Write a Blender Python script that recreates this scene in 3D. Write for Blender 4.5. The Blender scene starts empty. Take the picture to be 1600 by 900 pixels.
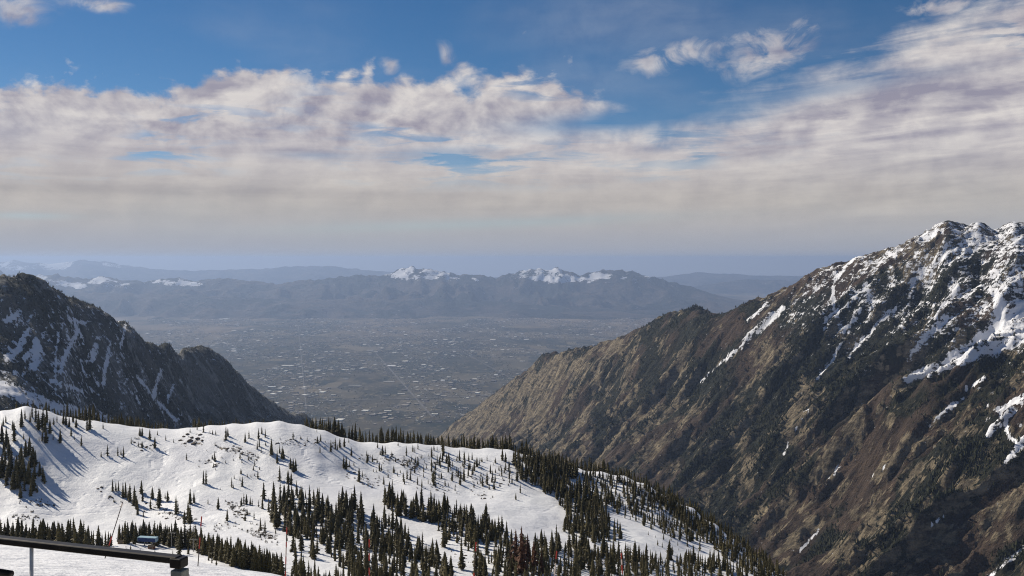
import bpy, math, random
import numpy as np

# ------------------------------------------------------------------ camera
F = 1556.0            # focal length in photo pixels (photo 1600 x 900)
HY = 405.0            # photo row of the level line of sight
scene = bpy.context.scene
C = scene.collection
cam_d = bpy.data.cameras.new('camera')
cam_d.sensor_width = 36.0
cam_d.lens = 36.0 * F / 1600.0
cam_d.shift_y = -(450.0 - HY) / 1600.0
cam_d.clip_start = 0.1
cam_d.clip_end = 400000.0
cam = bpy.data.objects.new('camera', cam_d)
C.objects.link(cam)
cam.location = (0, 0, 0)
cam.rotation_euler = (math.pi / 2, 0, 0)      # looks along +Y
scene.camera = cam

# ------------------------------------------------------------------ light
SUN_AZ = math.radians(-56)     # from +Y towards +X (negative: to the left)
SUN_EL = math.radians(36)
SUN = np.array([math.sin(SUN_AZ) * math.cos(SUN_EL), math.cos(SUN_AZ) * math.cos(SUN_EL), math.sin(SUN_EL)])
world = bpy.data.worlds.new('World')
scene.world = world
world.use_nodes = True
sl = bpy.data.lights.new('sun', 'SUN')
sl.energy = 5.0
sl.angle = math.radians(0.53)
sl.color = (1.0, 0.92, 0.79)
so = bpy.data.objects.new('sun', sl)
C.objects.link(so)
so.rotation_euler = (math.pi / 2 - SUN_EL, 0, math.pi - SUN_AZ)
scene.view_settings.view_transform = 'Standard'
scene.view_settings.look = 'None'
scene.view_settings.gamma = 1.0
scene.view_settings.exposure = 0.0
scene.view_settings.use_curve_mapping = False
scene.cycles.volume_bounces = 0
scene.cycles.max_bounces = 5
scene.cycles.use_denoising = True
scene.cycles.denoising_prefilter = 'NONE'
scene.cycles.pixel_filter_type = 'BLACKMAN_HARRIS'
scene.cycles.filter_width = 1.1


# ------------------------------------------------------------------ node helpers
class S:
    """a float socket with arithmetic"""
    def __init__(self, nt, sock):
        self.nt, self.s = nt, sock
    def _m(self, op, *o, clamp=False):
        n = self.nt.nodes.new('ShaderNodeMath')
        n.operation = op
        n.use_clamp = clamp
        for i, v in enumerate((self,) + o):
            if isinstance(v, S):
                self.nt.links.new(v.s, n.inputs[i])
            else:
                n.inputs[i].default_value = v
        return S(self.nt, n.outputs[0])
    def __add__(self, o): return self._m('ADD', o)
    __radd__ = __add__
    def __sub__(self, o): return self._m('SUBTRACT', o)
    def __rsub__(self, o): return self._m('MULTIPLY', -1.0)._m('ADD', o)
    def __mul__(self, o): return self._m('MULTIPLY', o)
    __rmul__ = __mul__
    def __truediv__(self, o): return self._m('DIVIDE', o)
    def pow(self, o): return self._m('POWER', o)
    def max(self, o): return self._m('MAXIMUM', o)
    def min(self, o): return self._m('MINIMUM', o)
    def clamp(self): return self._m('ADD', 0.0, clamp=True)
    def exp(self): return self._m('EXPONENT')
    def smooth(self, a, b):
        n = self.nt.nodes.new('ShaderNodeMapRange')
        n.interpolation_type = 'SMOOTHSTEP'
        self.nt.links.new(self.s, n.inputs[0])
        n.inputs[1].default_value = a
        n.inputs[2].default_value = b
        return S(self.nt, n.outputs[0])


def vec(nt, x, y, z):
    n = nt.nodes.new('ShaderNodeCombineXYZ')
    for i, v in enumerate((x, y, z)):
        if isinstance(v, S):
            nt.links.new(v.s, n.inputs[i])
        else:
            n.inputs[i].default_value = v
    return n.outputs[0]


def noise(nt, v, scale=1.0, detail=6.0, rough=0.55, dist=0.0, kind='FBM'):
    n = nt.nodes.new('ShaderNodeTexNoise')
    n.noise_type = kind
    if v is not None:
        nt.links.new(v, n.inputs['Vector'])
    n.inputs['Scale'].default_value = scale
    n.inputs['Detail'].default_value = detail
    n.inputs['Roughness'].default_value = rough
    n.inputs['Distortion'].default_value = dist
    return S(nt, n.outputs[0])


def mixc(nt, f, a, b):
    n = nt.nodes.new('ShaderNodeMix')
    n.data_type = 'RGBA'
    for i, v in ((0, f), (6, a), (7, b)):
        if isinstance(v, S):
            nt.links.new(v.s, n.inputs[i])
        elif hasattr(v, 'is_output'):
            nt.links.new(v, n.inputs[i])
        elif i == 0:
            n.inputs[0].default_value = v
        else:
            n.inputs[i].default_value = (*v, 1.0)
    return n.outputs[2]


def curve(nt, x, pts, x0, x1, y0, y1):
    n = nt.nodes.new('ShaderNodeFloatCurve')
    cm = n.mapping
    c = cm.curves[0]
    P = [((a - x0) / (x1 - x0), (b - y0) / (y1 - y0)) for a, b in pts]
    c.points[0].location = P[0]
    c.points[1].location = P[-1]
    for p in P[1:-1]:
        c.points.new(*p)
    cm.update()
    u = ((x - x0) / (x1 - x0))._m('ADD', 0.0, clamp=True)
    nt.links.new(u.s, n.inputs['Value'])
    return S(nt, n.outputs[0]) * (y1 - y0) + y0


# ------------------------------------------------------------------ sky with clouds
def build_sky():
    nt = world.node_tree
    nt.nodes.clear()
    out = nt.nodes.new('ShaderNodeOutputWorld')
    bg = nt.nodes.new('ShaderNodeBackground')
    bg.inputs['Strength'].default_value = 0.1
    nt.links.new(bg.outputs[0], out.inputs['Surface'])
    sky = nt.nodes.new('ShaderNodeTexSky')
    sky.sky_type = 'NISHITA'
    sky.sun_disc = False
    sky.sun_elevation = SUN_EL
    sky.sun_rotation = SUN_AZ
    sky.altitude = 3000.0
    sky.air_density = 1.0
    sky.dust_density = 0.6
    sky.ozone_density = 2.5
    tc = nt.nodes.new('ShaderNodeTexCoord')
    sp = nt.nodes.new('ShaderNodeSeparateXYZ')
    nt.links.new(tc.outputs['Generated'], sp.inputs[0])
    x, y, z = (S(nt, sp.outputs[i]) for i in range(3))
    az = x._m('ARCTAN2', y)
    hor = (x * x + y * y)._m('SQRT').max(0.02)
    E = z / hor * F                         # angle above the level, in photo pixels
    A = az * F                              # angle from straight ahead
    Ec = E.max(-20.0)
    P1 = vec(nt, A / 100.0, Ec / 72.0, az * 0.7)
    P2 = vec(nt, A / 330.0, Ec / 30.0, 3.7)
    P3 = vec(nt, A / 420.0, Ec / 150.0, 9.1)
    P4 = vec(nt, A / 700.0, Ec / 22.0, 13.1)
    n1 = noise(nt, P1, 1.0, 8, 0.56, 0.25)
    n1b = noise(nt, vec(nt, A / 100.0 + 0.16, Ec / 72.0 - 0.20, az * 0.7), 1.0, 5, 0.52, 0.25)
    n2 = noise(nt, P2, 1.0, 7, 0.55, 0.4)
    n3 = noise(nt, P3, 1.0, 4, 0.5, 0.2)
    n4 = noise(nt, P4, 1.0, 5, 0.5, 0.3)
    billow = noise(nt, P1, 1.9, 5, 0.5, 0.3)
    top = curve(nt, A, [(-2400, 250), (-1500, 205), (-800, 222), (-650, 240), (-500, 264), (-380, 288), (-250, 294), (-180, 268),
                        (-95, 276), (20, 282), (80, 296), (104, 268), (125, 226), (210, 206), (300, 214), (400, 244), (500, 282),
                        (600, 318), (700, 352), (800, 388), (1300, 420), (2000, 300), (2400, 250)], -2400, 2400, 0, 500)
    soft = curve(nt, A, [(-2400, 24), (60, 22), (130, 34), (300, 46), (520, 40), (800, 36), (2400, 16)], -2400, 2400, 0, 100)
    amp = curve(nt, A, [(-2400, 72), (80, 76), (200, 60), (400, 40), (800, 44), (2400, 72)], -2400, 2400, 0, 200)
    n1s = (n1 - 0.5) * 2.2 + (billow - 0.5) * 1.2
    right = A.smooth(120.0, 420.0) * A.smooth(1500.0, 1100.0)
    n5 = noise(nt, vec(nt, A / 230.0, (Ec - A * 0.10) / 24.0, 21.0), 1.0, 8, 0.58, 0.5)
    h = top - E + n1s * amp + (n5 - 0.5) * 120.0 * right + (n2 - 0.5) * 30.0
    deck = ((h / soft) * 0.5 + 0.5).smooth(0.0, 1.0)

    def blob(px, py, sx, sy, tilt=0.0):
        g = math.atan((px - 800.0) / F)
        dx = A - g * F
        dy = E - (HY - py) * math.cos(g) - dx * tilt
        return ((dx * dx / (-sx * sx)) + (dy * dy / (-sy * sy))).exp()
    # breaks in the deck where the blue shows
    n6 = noise(nt, vec(nt, A / 130.0, Ec / 20.0, 31.0), 1.0, 7, 0.6, 0.5)
    gap = n3.smooth(0.47, 0.62) * n6.smooth(0.47, 0.62) * E.smooth(95.0, 160.0) * 0.75 + blob(985, 186, 150, 17, 0.06) * 1.0 + blob(685, 240, 75, 10, 0.05) * 0.5 + blob(40, 337, 60, 5) * 0.3 + blob(1230, 148, 200, 12, 0.10) * 0.55
    gap = gap + blob(760, 349, 260, 9, 0.035) * 0.32 + blob(500, 243, 60, 6) * 0.3
    deck = deck * (1.0 - (gap * (n2 * 1.5 + 0.35)).clamp())
    thick = (E * -1.0 + 300.0).smooth(-60.0, 260.0)      # the deck is thinner overhead
    deck = deck * (0.86 + n3 * 0.28).clamp()
    # loose scraps above the bank
    scr = blob(1035, 92, 70, 26, 0.28) + blob(1195, 82, 75, 42, 0.2) * 1.15 + blob(1262, 38, 18, 14) * 0.5 + blob(30, 18, 45, 24) * 1.05 + blob(155, 6, 42, 14) * 0.95
    scr = scr + blob(607, 102, 17, 15) * 1.1 + blob(700, 84, 18, 30, -0.5) * 0.8 + blob(820, 52, 18, 10) * 0.5 + blob(40, 165, 70, 16) + blob(1490, 8, 75, 16) + blob(262, 76, 26, 9) * 0.4
    scr = scr + (n3.smooth(0.60, 0.78) * E.smooth(330.0, 520.0)) * 0.8
    wis = noise(nt, vec(nt, A / 62.0 - Ec / 160.0, Ec / 48.0, 5.0), 1.0, 8, 0.60, 0.7)
    scraps = (scr * (wis * 3.4 - 0.9)).smooth(0.20, 1.05) * 0.78
    veil = (n3.smooth(0.42, 0.8)) * 0.16
    cover = deck.max(scraps).max(veil).max(E.smooth(45.0, 8.0))
    # light and shade of the cloud itself
    lit = ((n1 - n1b) * 4.5 + 0.50).clamp()
    edge = (h / 46.0).smooth(1.3, 0.1)
    low = E.smooth(190.0, 60.0)
    puff = E.smooth(150.0, 215.0)
    str_ = (n2 - 0.5) * 2.0 + (n4 - 0.5) * 1.0 + (n5 - 0.5) * 2.6 * right + (n1 - 0.5) * 1.0 + (n6 - 0.5) * 1.3
    val = 0.50 + (lit - 0.5) * (0.24 + puff * 0.62 * (1.0 - right * 0.6)) + edge * 0.16 * puff + str_ * (0.58 - low * 0.26 - puff * 0.30 * (1.0 - right))
    bright = blob(980, 240, 330, 30) * 0.30 + blob(330, 262, 420, 16) * 0.15 + blob(1500, 205, 220, 18, 0.05) * 0.30 + blob(400, 210, 260, 9, 0.12) * 0.12
    dark = blob(180, 297, 330, 8) * 0.40 + blob(1400, 214, 150, 6, 0.06) * 0.55 + blob(1330, 175, 420, 20, 0.12) * 0.18 + blob(1120, 243, 90, 6, 0.02) * 0.30 + blob(500, 205, 300, 30) * 0.10
    val = (val + bright - dark).clamp()
    shade_c = mixc(nt, low, (3.1, 2.95, 3.7), (4.0, 3.75, 3.6))
    lit_c = mixc(nt, low, (7.0, 6.6, 6.4), (5.9, 5.45, 4.95))
    cc = mixc(nt, val, shade_c, lit_c)
    cc = mixc(nt, E.smooth(105.0, 4.0) * 0.97, cc, (3.8, 3.95, 4.45))
    skyc = nt.nodes.new('ShaderNodeHueSaturation')
    skyc.inputs['Saturation'].default_value = 1.25
    skyc.inputs['Value'].default_value = 0.66
    nt.links.new(sky.outputs[0], skyc.inputs['Color'])
    nt.links.new(mixc(nt, cover, skyc.outputs[0], cc), bg.inputs['Color'])


build_sky()
world.cycles.sampling_method = 'MANUAL'
world.cycles.sample_map_resolution = 256


# ------------------------------------------------------------------ numpy noise
def perlin(x, y, seed=0):
    rng = np.random.RandomState(seed)
    perm = rng.permutation(256)
    perm = np.concatenate([perm, perm])
    ang = rng.rand(256) * 2 * math.pi
    gx, gy = np.cos(ang), np.sin(ang)
    xi = np.floor(x).astype(np.int64)
    yi = np.floor(y).astype(np.int64)
    xf, yf = x - xi, y - yi
    u = xf * xf * xf * (xf * (xf * 6 - 15) + 10)
    v = yf * yf * yf * (yf * (yf * 6 - 15) + 10)
    def g(ix, iy, dx, dy):
        h = perm[(perm[ix & 255] + iy) & 255]
        return gx[h] * dx + gy[h] * dy
    a = g(xi, yi, xf, yf)
    b = g(xi + 1, yi, xf - 1, yf)
    c = g(xi, yi + 1, xf, yf - 1)
    d = g(xi + 1, yi + 1, xf - 1, yf - 1)
    return (a + u * (b - a)) * (1 - v) + (c + u * (d - c)) * v * 1.0


def fbm(x, y, o=5, seed=0, gain=0.5):
    r, a = 0, 1.0
    for i in range(o):
        r = r + a * perlin(x * 2 ** i + 13.7 * i, y * 2 ** i + 7.1 * i, seed + i)
        a *= gain
    return r


def ridged(x, y, o=5, seed=0, gain=0.5):
    """0..~1, sharp crests"""
    r, a, w = 0, 1.0, 1.0
    tot = 0
    for i in range(o):
        n = 1 - np.abs(perlin(x * 2.03 ** i + 5.3 * i, y * 2.03 ** i + 9.1 * i, seed + i)) * 2.0
        n = np.clip(n, 0, 1) ** 2
        r = r + a * n * w
        tot += a
        w = np.clip(n * 1.6, 0, 1)
        a *= gain
    return r / tot


def sstep(x, a, b):
    t = np.clip((x - a) / (b - a), 0, 1)
    return t * t * (3 - 2 * t)


class TPS:
    """thin-plate interpolation of slope s = drop / distance over (bearing, log distance)"""
    def __init__(self, pts, ka=4.0):
        P = np.array(pts, float)
        self.ka = ka
        self.X = np.stack([(P[:, 0] - 800) / F * ka, np.log(P[:, 2])], 1)
        v = (P[:, 1] - HY) / F
        n = len(P)
        K = self.k(self.X, self.X) + np.eye(n) * 1e-4
        Q = np.concatenate([np.ones((n, 1)), self.X], 1)
        M = np.block([[K, Q], [Q.T, np.zeros((3, 3))]])
        self.w = np.linalg.solve(M, np.concatenate([v, np.zeros(3)]))
    @staticmethod
    def k(A, B):
        d2 = ((A[:, None, :] - B[None, :, :]) ** 2).sum(-1)
        return 0.5 * d2 * np.log(np.maximum(d2, 1e-12))
    def __call__(self, a, d):
        sh = np.shape(a)
        Q = np.stack([np.ravel(a) * self.ka, np.log(np.ravel(d))], 1)
        r = np.empty(len(Q))
        for i in range(0, len(Q), 40000):
            q = Q[i:i + 40000]
            d2 = (q ** 2).sum(1)[:, None] + (self.X ** 2).sum(1)[None] - 2 * q @ self.X.T
            d2 = np.maximum(d2, 1e-9).astype(np.float32)
            k = 0.5 * d2 * np.log(d2)
            r[i:i + 40000] = k.astype(float) @ self.w[:-3] + self.w[-3] + q @ self.w[-2:]
        return r.reshape(sh)


# ------------------------------------------------------------------ object helpers
def tag(o, label=None, cat=None, group=None, kind=None):
    if label: o['label'] = label
    if cat: o['category'] = cat
    if group: o['group'] = group
    if kind: o['kind'] = kind
    return o


def link(name, me, mat=None, parent=None, loc=None):
    o = bpy.data.objects.new(name, me)
    C.objects.link(o)
    if mat is not None and me is not None and not me.materials:
        me.materials.append(mat)
    if parent is not None:
        o.parent = parent
    if loc is not None:
        o.location = [float(v) for v in loc]
    return o


def np_mesh(name, V, Fc, smooth=False):
    """V (n,3), Fc (m,k) with equal k"""
    me = bpy.data.meshes.new(name)
    V = np.ascontiguousarray(V, np.float32)
    Fc = np.ascontiguousarray(Fc, np.int32)
    k = Fc.shape[1]
    me.vertices.add(len(V))
    me.vertices.foreach_set('co', V.ravel())
    me.loops.add(Fc.size)
    me.loops.foreach_set('vertex_index', Fc.ravel())
    me.polygons.add(len(Fc))
    me.polygons.foreach_set('loop_start', np.arange(0, Fc.size, k, dtype=np.int32))
    me.polygons.foreach_set('loop_total', np.full(len(Fc), k, np.int32))
    me.polygons.foreach_set('use_smooth', np.full(len(Fc), smooth, bool))
    me.update(calc_edges=True)
    return me


def grid_mesh(name, X, Y, Z, cols=None, smooth=True):
    r, c = X.shape
    V = np.stack([X.ravel(), Y.ravel(), Z.ravel()], 1)
    i = np.arange(r * c).reshape(r, c)
    Fc = np.stack([i[:-1, :-1].ravel(), i[:-1, 1:].ravel(), i[1:, 1:].ravel(), i[1:, :-1].ravel()], 1)
    me = np_mesh(name, V, Fc, smooth)
    if cols is not None:
        at = me.color_attributes.new('cover', 'FLOAT_COLOR', 'POINT')
        buf = np.ones((r * c, 4), np.float32)
        for k, q in enumerate(cols):
            buf[:, k] = q.ravel()
        at.data.foreach_set('color', buf.ravel())
    return me


def boxes_mesh(name, B):
    """B rows: cx, cy, z0, sx, sy, sz, angle"""
    B = np.array(B, float)
    u = np.array([[-.5, -.5, 0], [.5, -.5, 0], [.5, .5, 0], [-.5, .5, 0], [-.5, -.5, 1], [.5, -.5, 1], [.5, .5, 1], [-.5, .5, 1]])
    q = np.array([[4, 5, 6, 7], [0, 1, 5, 4], [1, 2, 6, 5], [2, 3, 7, 6], [3, 0, 4, 7]])
    L = u[None] * B[:, None, 3:6]
    c, s = np.cos(B[:, 6])[:, None], np.sin(B[:, 6])[:, None]
    X = L[..., 0] * c - L[..., 1] * s + B[:, None, 0]
    Y = L[..., 0] * s + L[..., 1] * c + B[:, None, 1]
    Z = L[..., 2] + B[:, None, 2]
    V = np.stack([X, Y, Z], -1).reshape(-1, 3)
    Fc = (q[None] + 8 * np.arange(len(B))[:, None, None]).reshape(-1, 4)
    return np_mesh(name, V, Fc)


class MB:
    """collects boxes and tubes into one mesh"""
    def __init__(self):
        self.v, self.f = [], []
    def box(self, c, s, bev=0.0):
        n = len(self.v)
        hx, hy, hz = s[0] / 2, s[1] / 2, s[2] / 2
        for dz in (-hz, hz):
            for dx, dy in ((-hx, -hy), (hx, -hy), (hx, hy), (-hx, hy)):
                self.v.append((c[0] + dx, c[1] + dy, c[2] + dz))
        for q in ((3, 2, 1, 0), (4, 5, 6, 7), (0, 1, 5, 4), (1, 2, 6, 5), (2, 3, 7, 6), (3, 0, 4, 7)):
            self.f.append(tuple(n + i for i in q))
        return self
    def tube(self, a, b, r0, r1=None, k=10):
        r1 = r0 if r1 is None else r1
        a, b = np.array(a, float), np.array(b, float)
        w = b - a
        w /= np.linalg.norm(w)
        t = np.array([0, 0, 1.0]) if abs(w[2]) < 0.9 else np.array([1.0, 0, 0])
        u = np.cross(w, t); u /= np.linalg.norm(u)
        v = np.cross(w, u)
        n = len(self.v)
        for p, r in ((a, r0), (b, r1)):
            for i in range(k):
                g = 2 * math.pi * i / k
                self.v.append(tuple(p + r * (math.cos(g) * u + math.sin(g) * v)))
        for i in range(k):
            j = (i + 1) % k
            self.f.append((n + i, n + j, n + k + j, n + k + i))
        self.f.append(tuple(n + i for i in reversed(range(k))))
        self.f.append(tuple(n + k + i for i in range(k)))
        return self
    def poly(self, pts, faces):
        n = len(self.v)
        self.v += [tuple(p) for p in pts]
        self.f += [tuple(n + i for i in q) for q in faces]
        return self
    def build(self, name, mat, parent=None, loc=None, smooth=False):
        me = bpy.data.meshes.new(name)
        me.from_pydata(self.v, [], self.f)
        me.update()
        if smooth:
            me.polygons.foreach_set('use_smooth', [True] * len(me.polygons))
        return link(name, me, mat, parent, loc)


def bevel(o, w, seg=2):
    m = o.modifiers.new('bevel', 'BEVEL')
    m.width = w
    m.segments = seg
    return o


def new_mat(name, rough=0.8, spec=0.3):
    m = bpy.data.materials.new(name)
    m.use_nodes = True
    nt = m.node_tree
    b = nt.nodes['Principled BSDF']
    b.inputs['Roughness'].default_value = rough
    b.inputs['Specular IOR Level'].default_value = spec
    return m, nt, b


def bump(nt, b, h, strength, dist):
    n = nt.nodes.new('ShaderNodeBump')
    n.inputs['Strength'].default_value = strength
    n.inputs['Distance'].default_value = dist
    nt.links.new(h.s, n.inputs['Height'])
    nt.links.new(n.outputs[0], b.inputs['Normal'])


def geo_pos(nt):
    return nt.nodes.new('ShaderNodeNewGeometry').outputs['Position']


def scaled(nt, v, sx, sy, sz):
    n = nt.nodes.new('ShaderNodeVectorMath')
    n.operation = 'MULTIPLY'
    nt.links.new(v, n.inputs[0])
    n.inputs[1].default_value = (sx, sy, sz)
    return n.outputs[0]


# ------------------------------------------------------------------ materials
def mat_plain(name, col, rough=0.7, var=0.25, scale=3.0, metal=0.0, spec=0.3, coord='Object'):
    m, nt, b = new_mat(name, rough, spec)
    tc = nt.nodes.new('ShaderNodeTexCoord')
    n = noise(nt, tc.outputs[coord], scale, 6, 0.6)
    lo = tuple(c * (1 - var) for c in col)
    hi = tuple(min(1, c * (1 + var)) for c in col)
    nt.links.new(mixc(nt, n.smooth(0.3, 0.7), lo, hi), b.inputs['Base Color'])
    b.inputs['Metallic'].default_value = metal
    return m


def mat_snow():
    m, nt, b = new_mat('snow', 0.55, 0.25)
    p = geo_pos(nt)
    n1 = noise(nt, p, 0.02, 6, 0.55)
    n2 = noise(nt, scaled(nt, p, 1.0, 1.0, 0.4), 0.35, 6, 0.65)
    grit = noise(nt, p, 0.9, 4, 0.7).smooth(0.66, 0.74) * noise(nt, p, 0.05, 3, 0.5).smooth(0.5, 0.62)
    col = mixc(nt, n1.smooth(0.35, 0.65), (0.80, 0.80, 0.82), (0.88, 0.88, 0.88))
    col = mixc(nt, n2.smooth(0.2, 0.5) * -0.08 + 0.08, col, (0.66, 0.67, 0.70))
    at = nt.nodes.new('ShaderNodeVertexColor')
    at.layer_name = 'cover'
    sp = nt.nodes.new('ShaderNodeSeparateColor')
    nt.links.new(at.outputs['Color'], sp.inputs[0])
    soil = S(nt, sp.outputs[0])
    near = noise(nt, p, 0.22, 5, 0.65)
    col = mixc(nt, (soil + (near - 0.5) * 3.6 - 0.75).smooth(0.05, 0.3), col, (0.12, 0.09, 0.055))
    col = mixc(nt, grit * 0.35, col, (0.25, 0.21, 0.16))
    nt.links.new(col, b.inputs['Base Color'])
    drift = noise(nt, scaled(nt, p, 0.5, 1.0, 1.0), 0.09, 6, 0.6, 0.6)
    bump(nt, b, n2 * 0.7 + drift * 1.4 + noise(nt, p, 2.2, 5, 0.7) * 0.12 - S(nt, sp.outputs[1]) * 0.5, 0.6, 1.3)
    return m


def mat_mountain(name, rock_a, rock_b, brush_a, brush_b, detail=1.0, axis=0.0, fine=1.0):
    """cover: r snow, g bare rock, b brush against dark forest floor with painted-in shade; axis: turn of the slope's contour line"""
    m, nt, b = new_mat(name, 0.9, 0.15)
    p = geo_pos(nt)
    rot = nt.nodes.new('ShaderNodeVectorRotate')
    rot.rotation_type = 'Z_AXIS'
    rot.inputs['Angle'].default_value = -axis
    nt.links.new(p, rot.inputs['Vector'])
    q = rot.outputs[0]                       # x up the wall, y along it
    fall = scaled(nt, q, 0.28, 1.0, 0.28)    # streaks down the fall line
    mid = scaled(nt, q, 0.6, 1.0, 0.6)
    led = scaled(nt, q, 0.5, 0.35, 1.5)      # ledges
    at = nt.nodes.new('ShaderNodeVertexColor')
    at.layer_name = 'cover'
    sp = nt.nodes.new('ShaderNodeSeparateColor')
    nt.links.new(at.outputs['Color'], sp.inputs[0])
    sn, rk, br = (S(nt, sp.outputs[i]) for i in range(3))
    f1 = noise(nt, fall, 0.050 * detail, 7, 0.70)
    f2 = noise(nt, mid, 0.010 * detail, 6, 0.6, 0.5)
    f3 = noise(nt, mid, 0.085 * detail, 4, 0.7)
    f4 = noise(nt, led, 0.050 * detail, 6, 0.7)
    f5 = noise(nt, fall, 0.11 * detail, 4, 0.7)
    rock = mixc(nt, (f1 * 0.6 + f4 * 0.4).smooth(0.38, 0.64), rock_a, rock_b)
    brush = mixc(nt, f2.smooth(0.35, 0.65), brush_a, brush_b)
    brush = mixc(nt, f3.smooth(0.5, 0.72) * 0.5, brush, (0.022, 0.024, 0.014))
    wood = mixc(nt, f3.smooth(0.4, 0.7), (0.014, 0.017, 0.011), (0.045, 0.042, 0.026))  # forest floor; near-black tone also paints the shadowed parts of the slope
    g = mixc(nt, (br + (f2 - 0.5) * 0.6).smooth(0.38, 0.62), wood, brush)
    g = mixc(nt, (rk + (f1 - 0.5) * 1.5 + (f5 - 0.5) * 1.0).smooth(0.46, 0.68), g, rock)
    f6 = noise(nt, mid, 0.14 * detail, 3, 0.6)
    smask = (sn + (f5 - 0.5) * 1.5 + (f4 - 0.5) * 1.6 + (f3 - 0.5) * 0.8 + (f6 - 0.5) * fine).smooth(0.44, 0.60)
    g = mixc(nt, smask, g, (0.82, 0.82, 0.84))
    nt.links.new(g, b.inputs['Base Color'])
    bump(nt, b, (f1 * 1.0 + f3 * 0.5 + f4 * 0.5) * (1.0 - smask * 0.9) + smask * 0.55, 1.0, 22.0 / detail)
    return m


def mat_foliage(name, a, c, island=False):
    m, nt, b = new_mat(name, 0.75, 0.2)
    if island:
        r = S(nt, nt.nodes.new('ShaderNodeNewGeometry').outputs['Random Per Island'])
    else:
        r = S(nt, nt.nodes.new('ShaderNodeObjectInfo').outputs['Random'])
    n = noise(nt, geo_pos(nt), 0.5, 3, 0.6)
    nt.links.new(mixc(nt, (r * 0.6 + n * 0.8 - 0.2).clamp(), a, c), b.inputs['Base Color'])
    return m


M = {}
M['snow'] = mat_snow()
M['mtn_right'] = mat_mountain('granite_and_brush', (0.055, 0.045, 0.034), (0.34, 0.275, 0.18), (0.042, 0.030, 0.023), (0.098, 0.069, 0.050), 1.0, math.radians(17))  # granite dark to gold: sunlit and shadowed contrast is put into its colour
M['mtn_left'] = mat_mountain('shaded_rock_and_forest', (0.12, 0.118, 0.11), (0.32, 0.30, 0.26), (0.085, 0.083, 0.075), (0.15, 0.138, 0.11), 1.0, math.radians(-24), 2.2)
M['mtn_far'] = mat_mountain('far_slopes', (0.07, 0.06, 0.052), (0.13, 0.105, 0.085), (0.055, 0.048, 0.040), (0.115, 0.088, 0.066), 0.12)
M['needles'] = mat_foliage('needles', (0.030, 0.026, 0.010), (0.110, 0.088, 0.030))
M['needles_mass'] = mat_foliage('needles_mass', (0.030, 0.026, 0.010), (0.110, 0.088, 0.030), True)
M['far_needles'] = mat_foliage('far_needles', (0.014, 0.018, 0.008), (0.048, 0.048, 0.020), True)
M['dead_needles'] = mat_foliage('dead_needles', (0.05, 0.020, 0.009), (0.105, 0.040, 0.015))
M['twigs'] = mat_foliage('twigs', (0.035, 0.028, 0.016), (0.10, 0.075, 0.040), True)
M['bark'] = mat_plain('bark', (0.055, 0.042, 0.030), 0.95, 0.4, 6)
M['stone'] = mat_plain('stone', (0.12, 0.095, 0.07), 0.9, 0.5, 0.6)


# ------------------------------------------------------------------ near snow ridge
def col(px, rows):
    return [(px, py, d) for py, d in rows]


near = []
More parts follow.
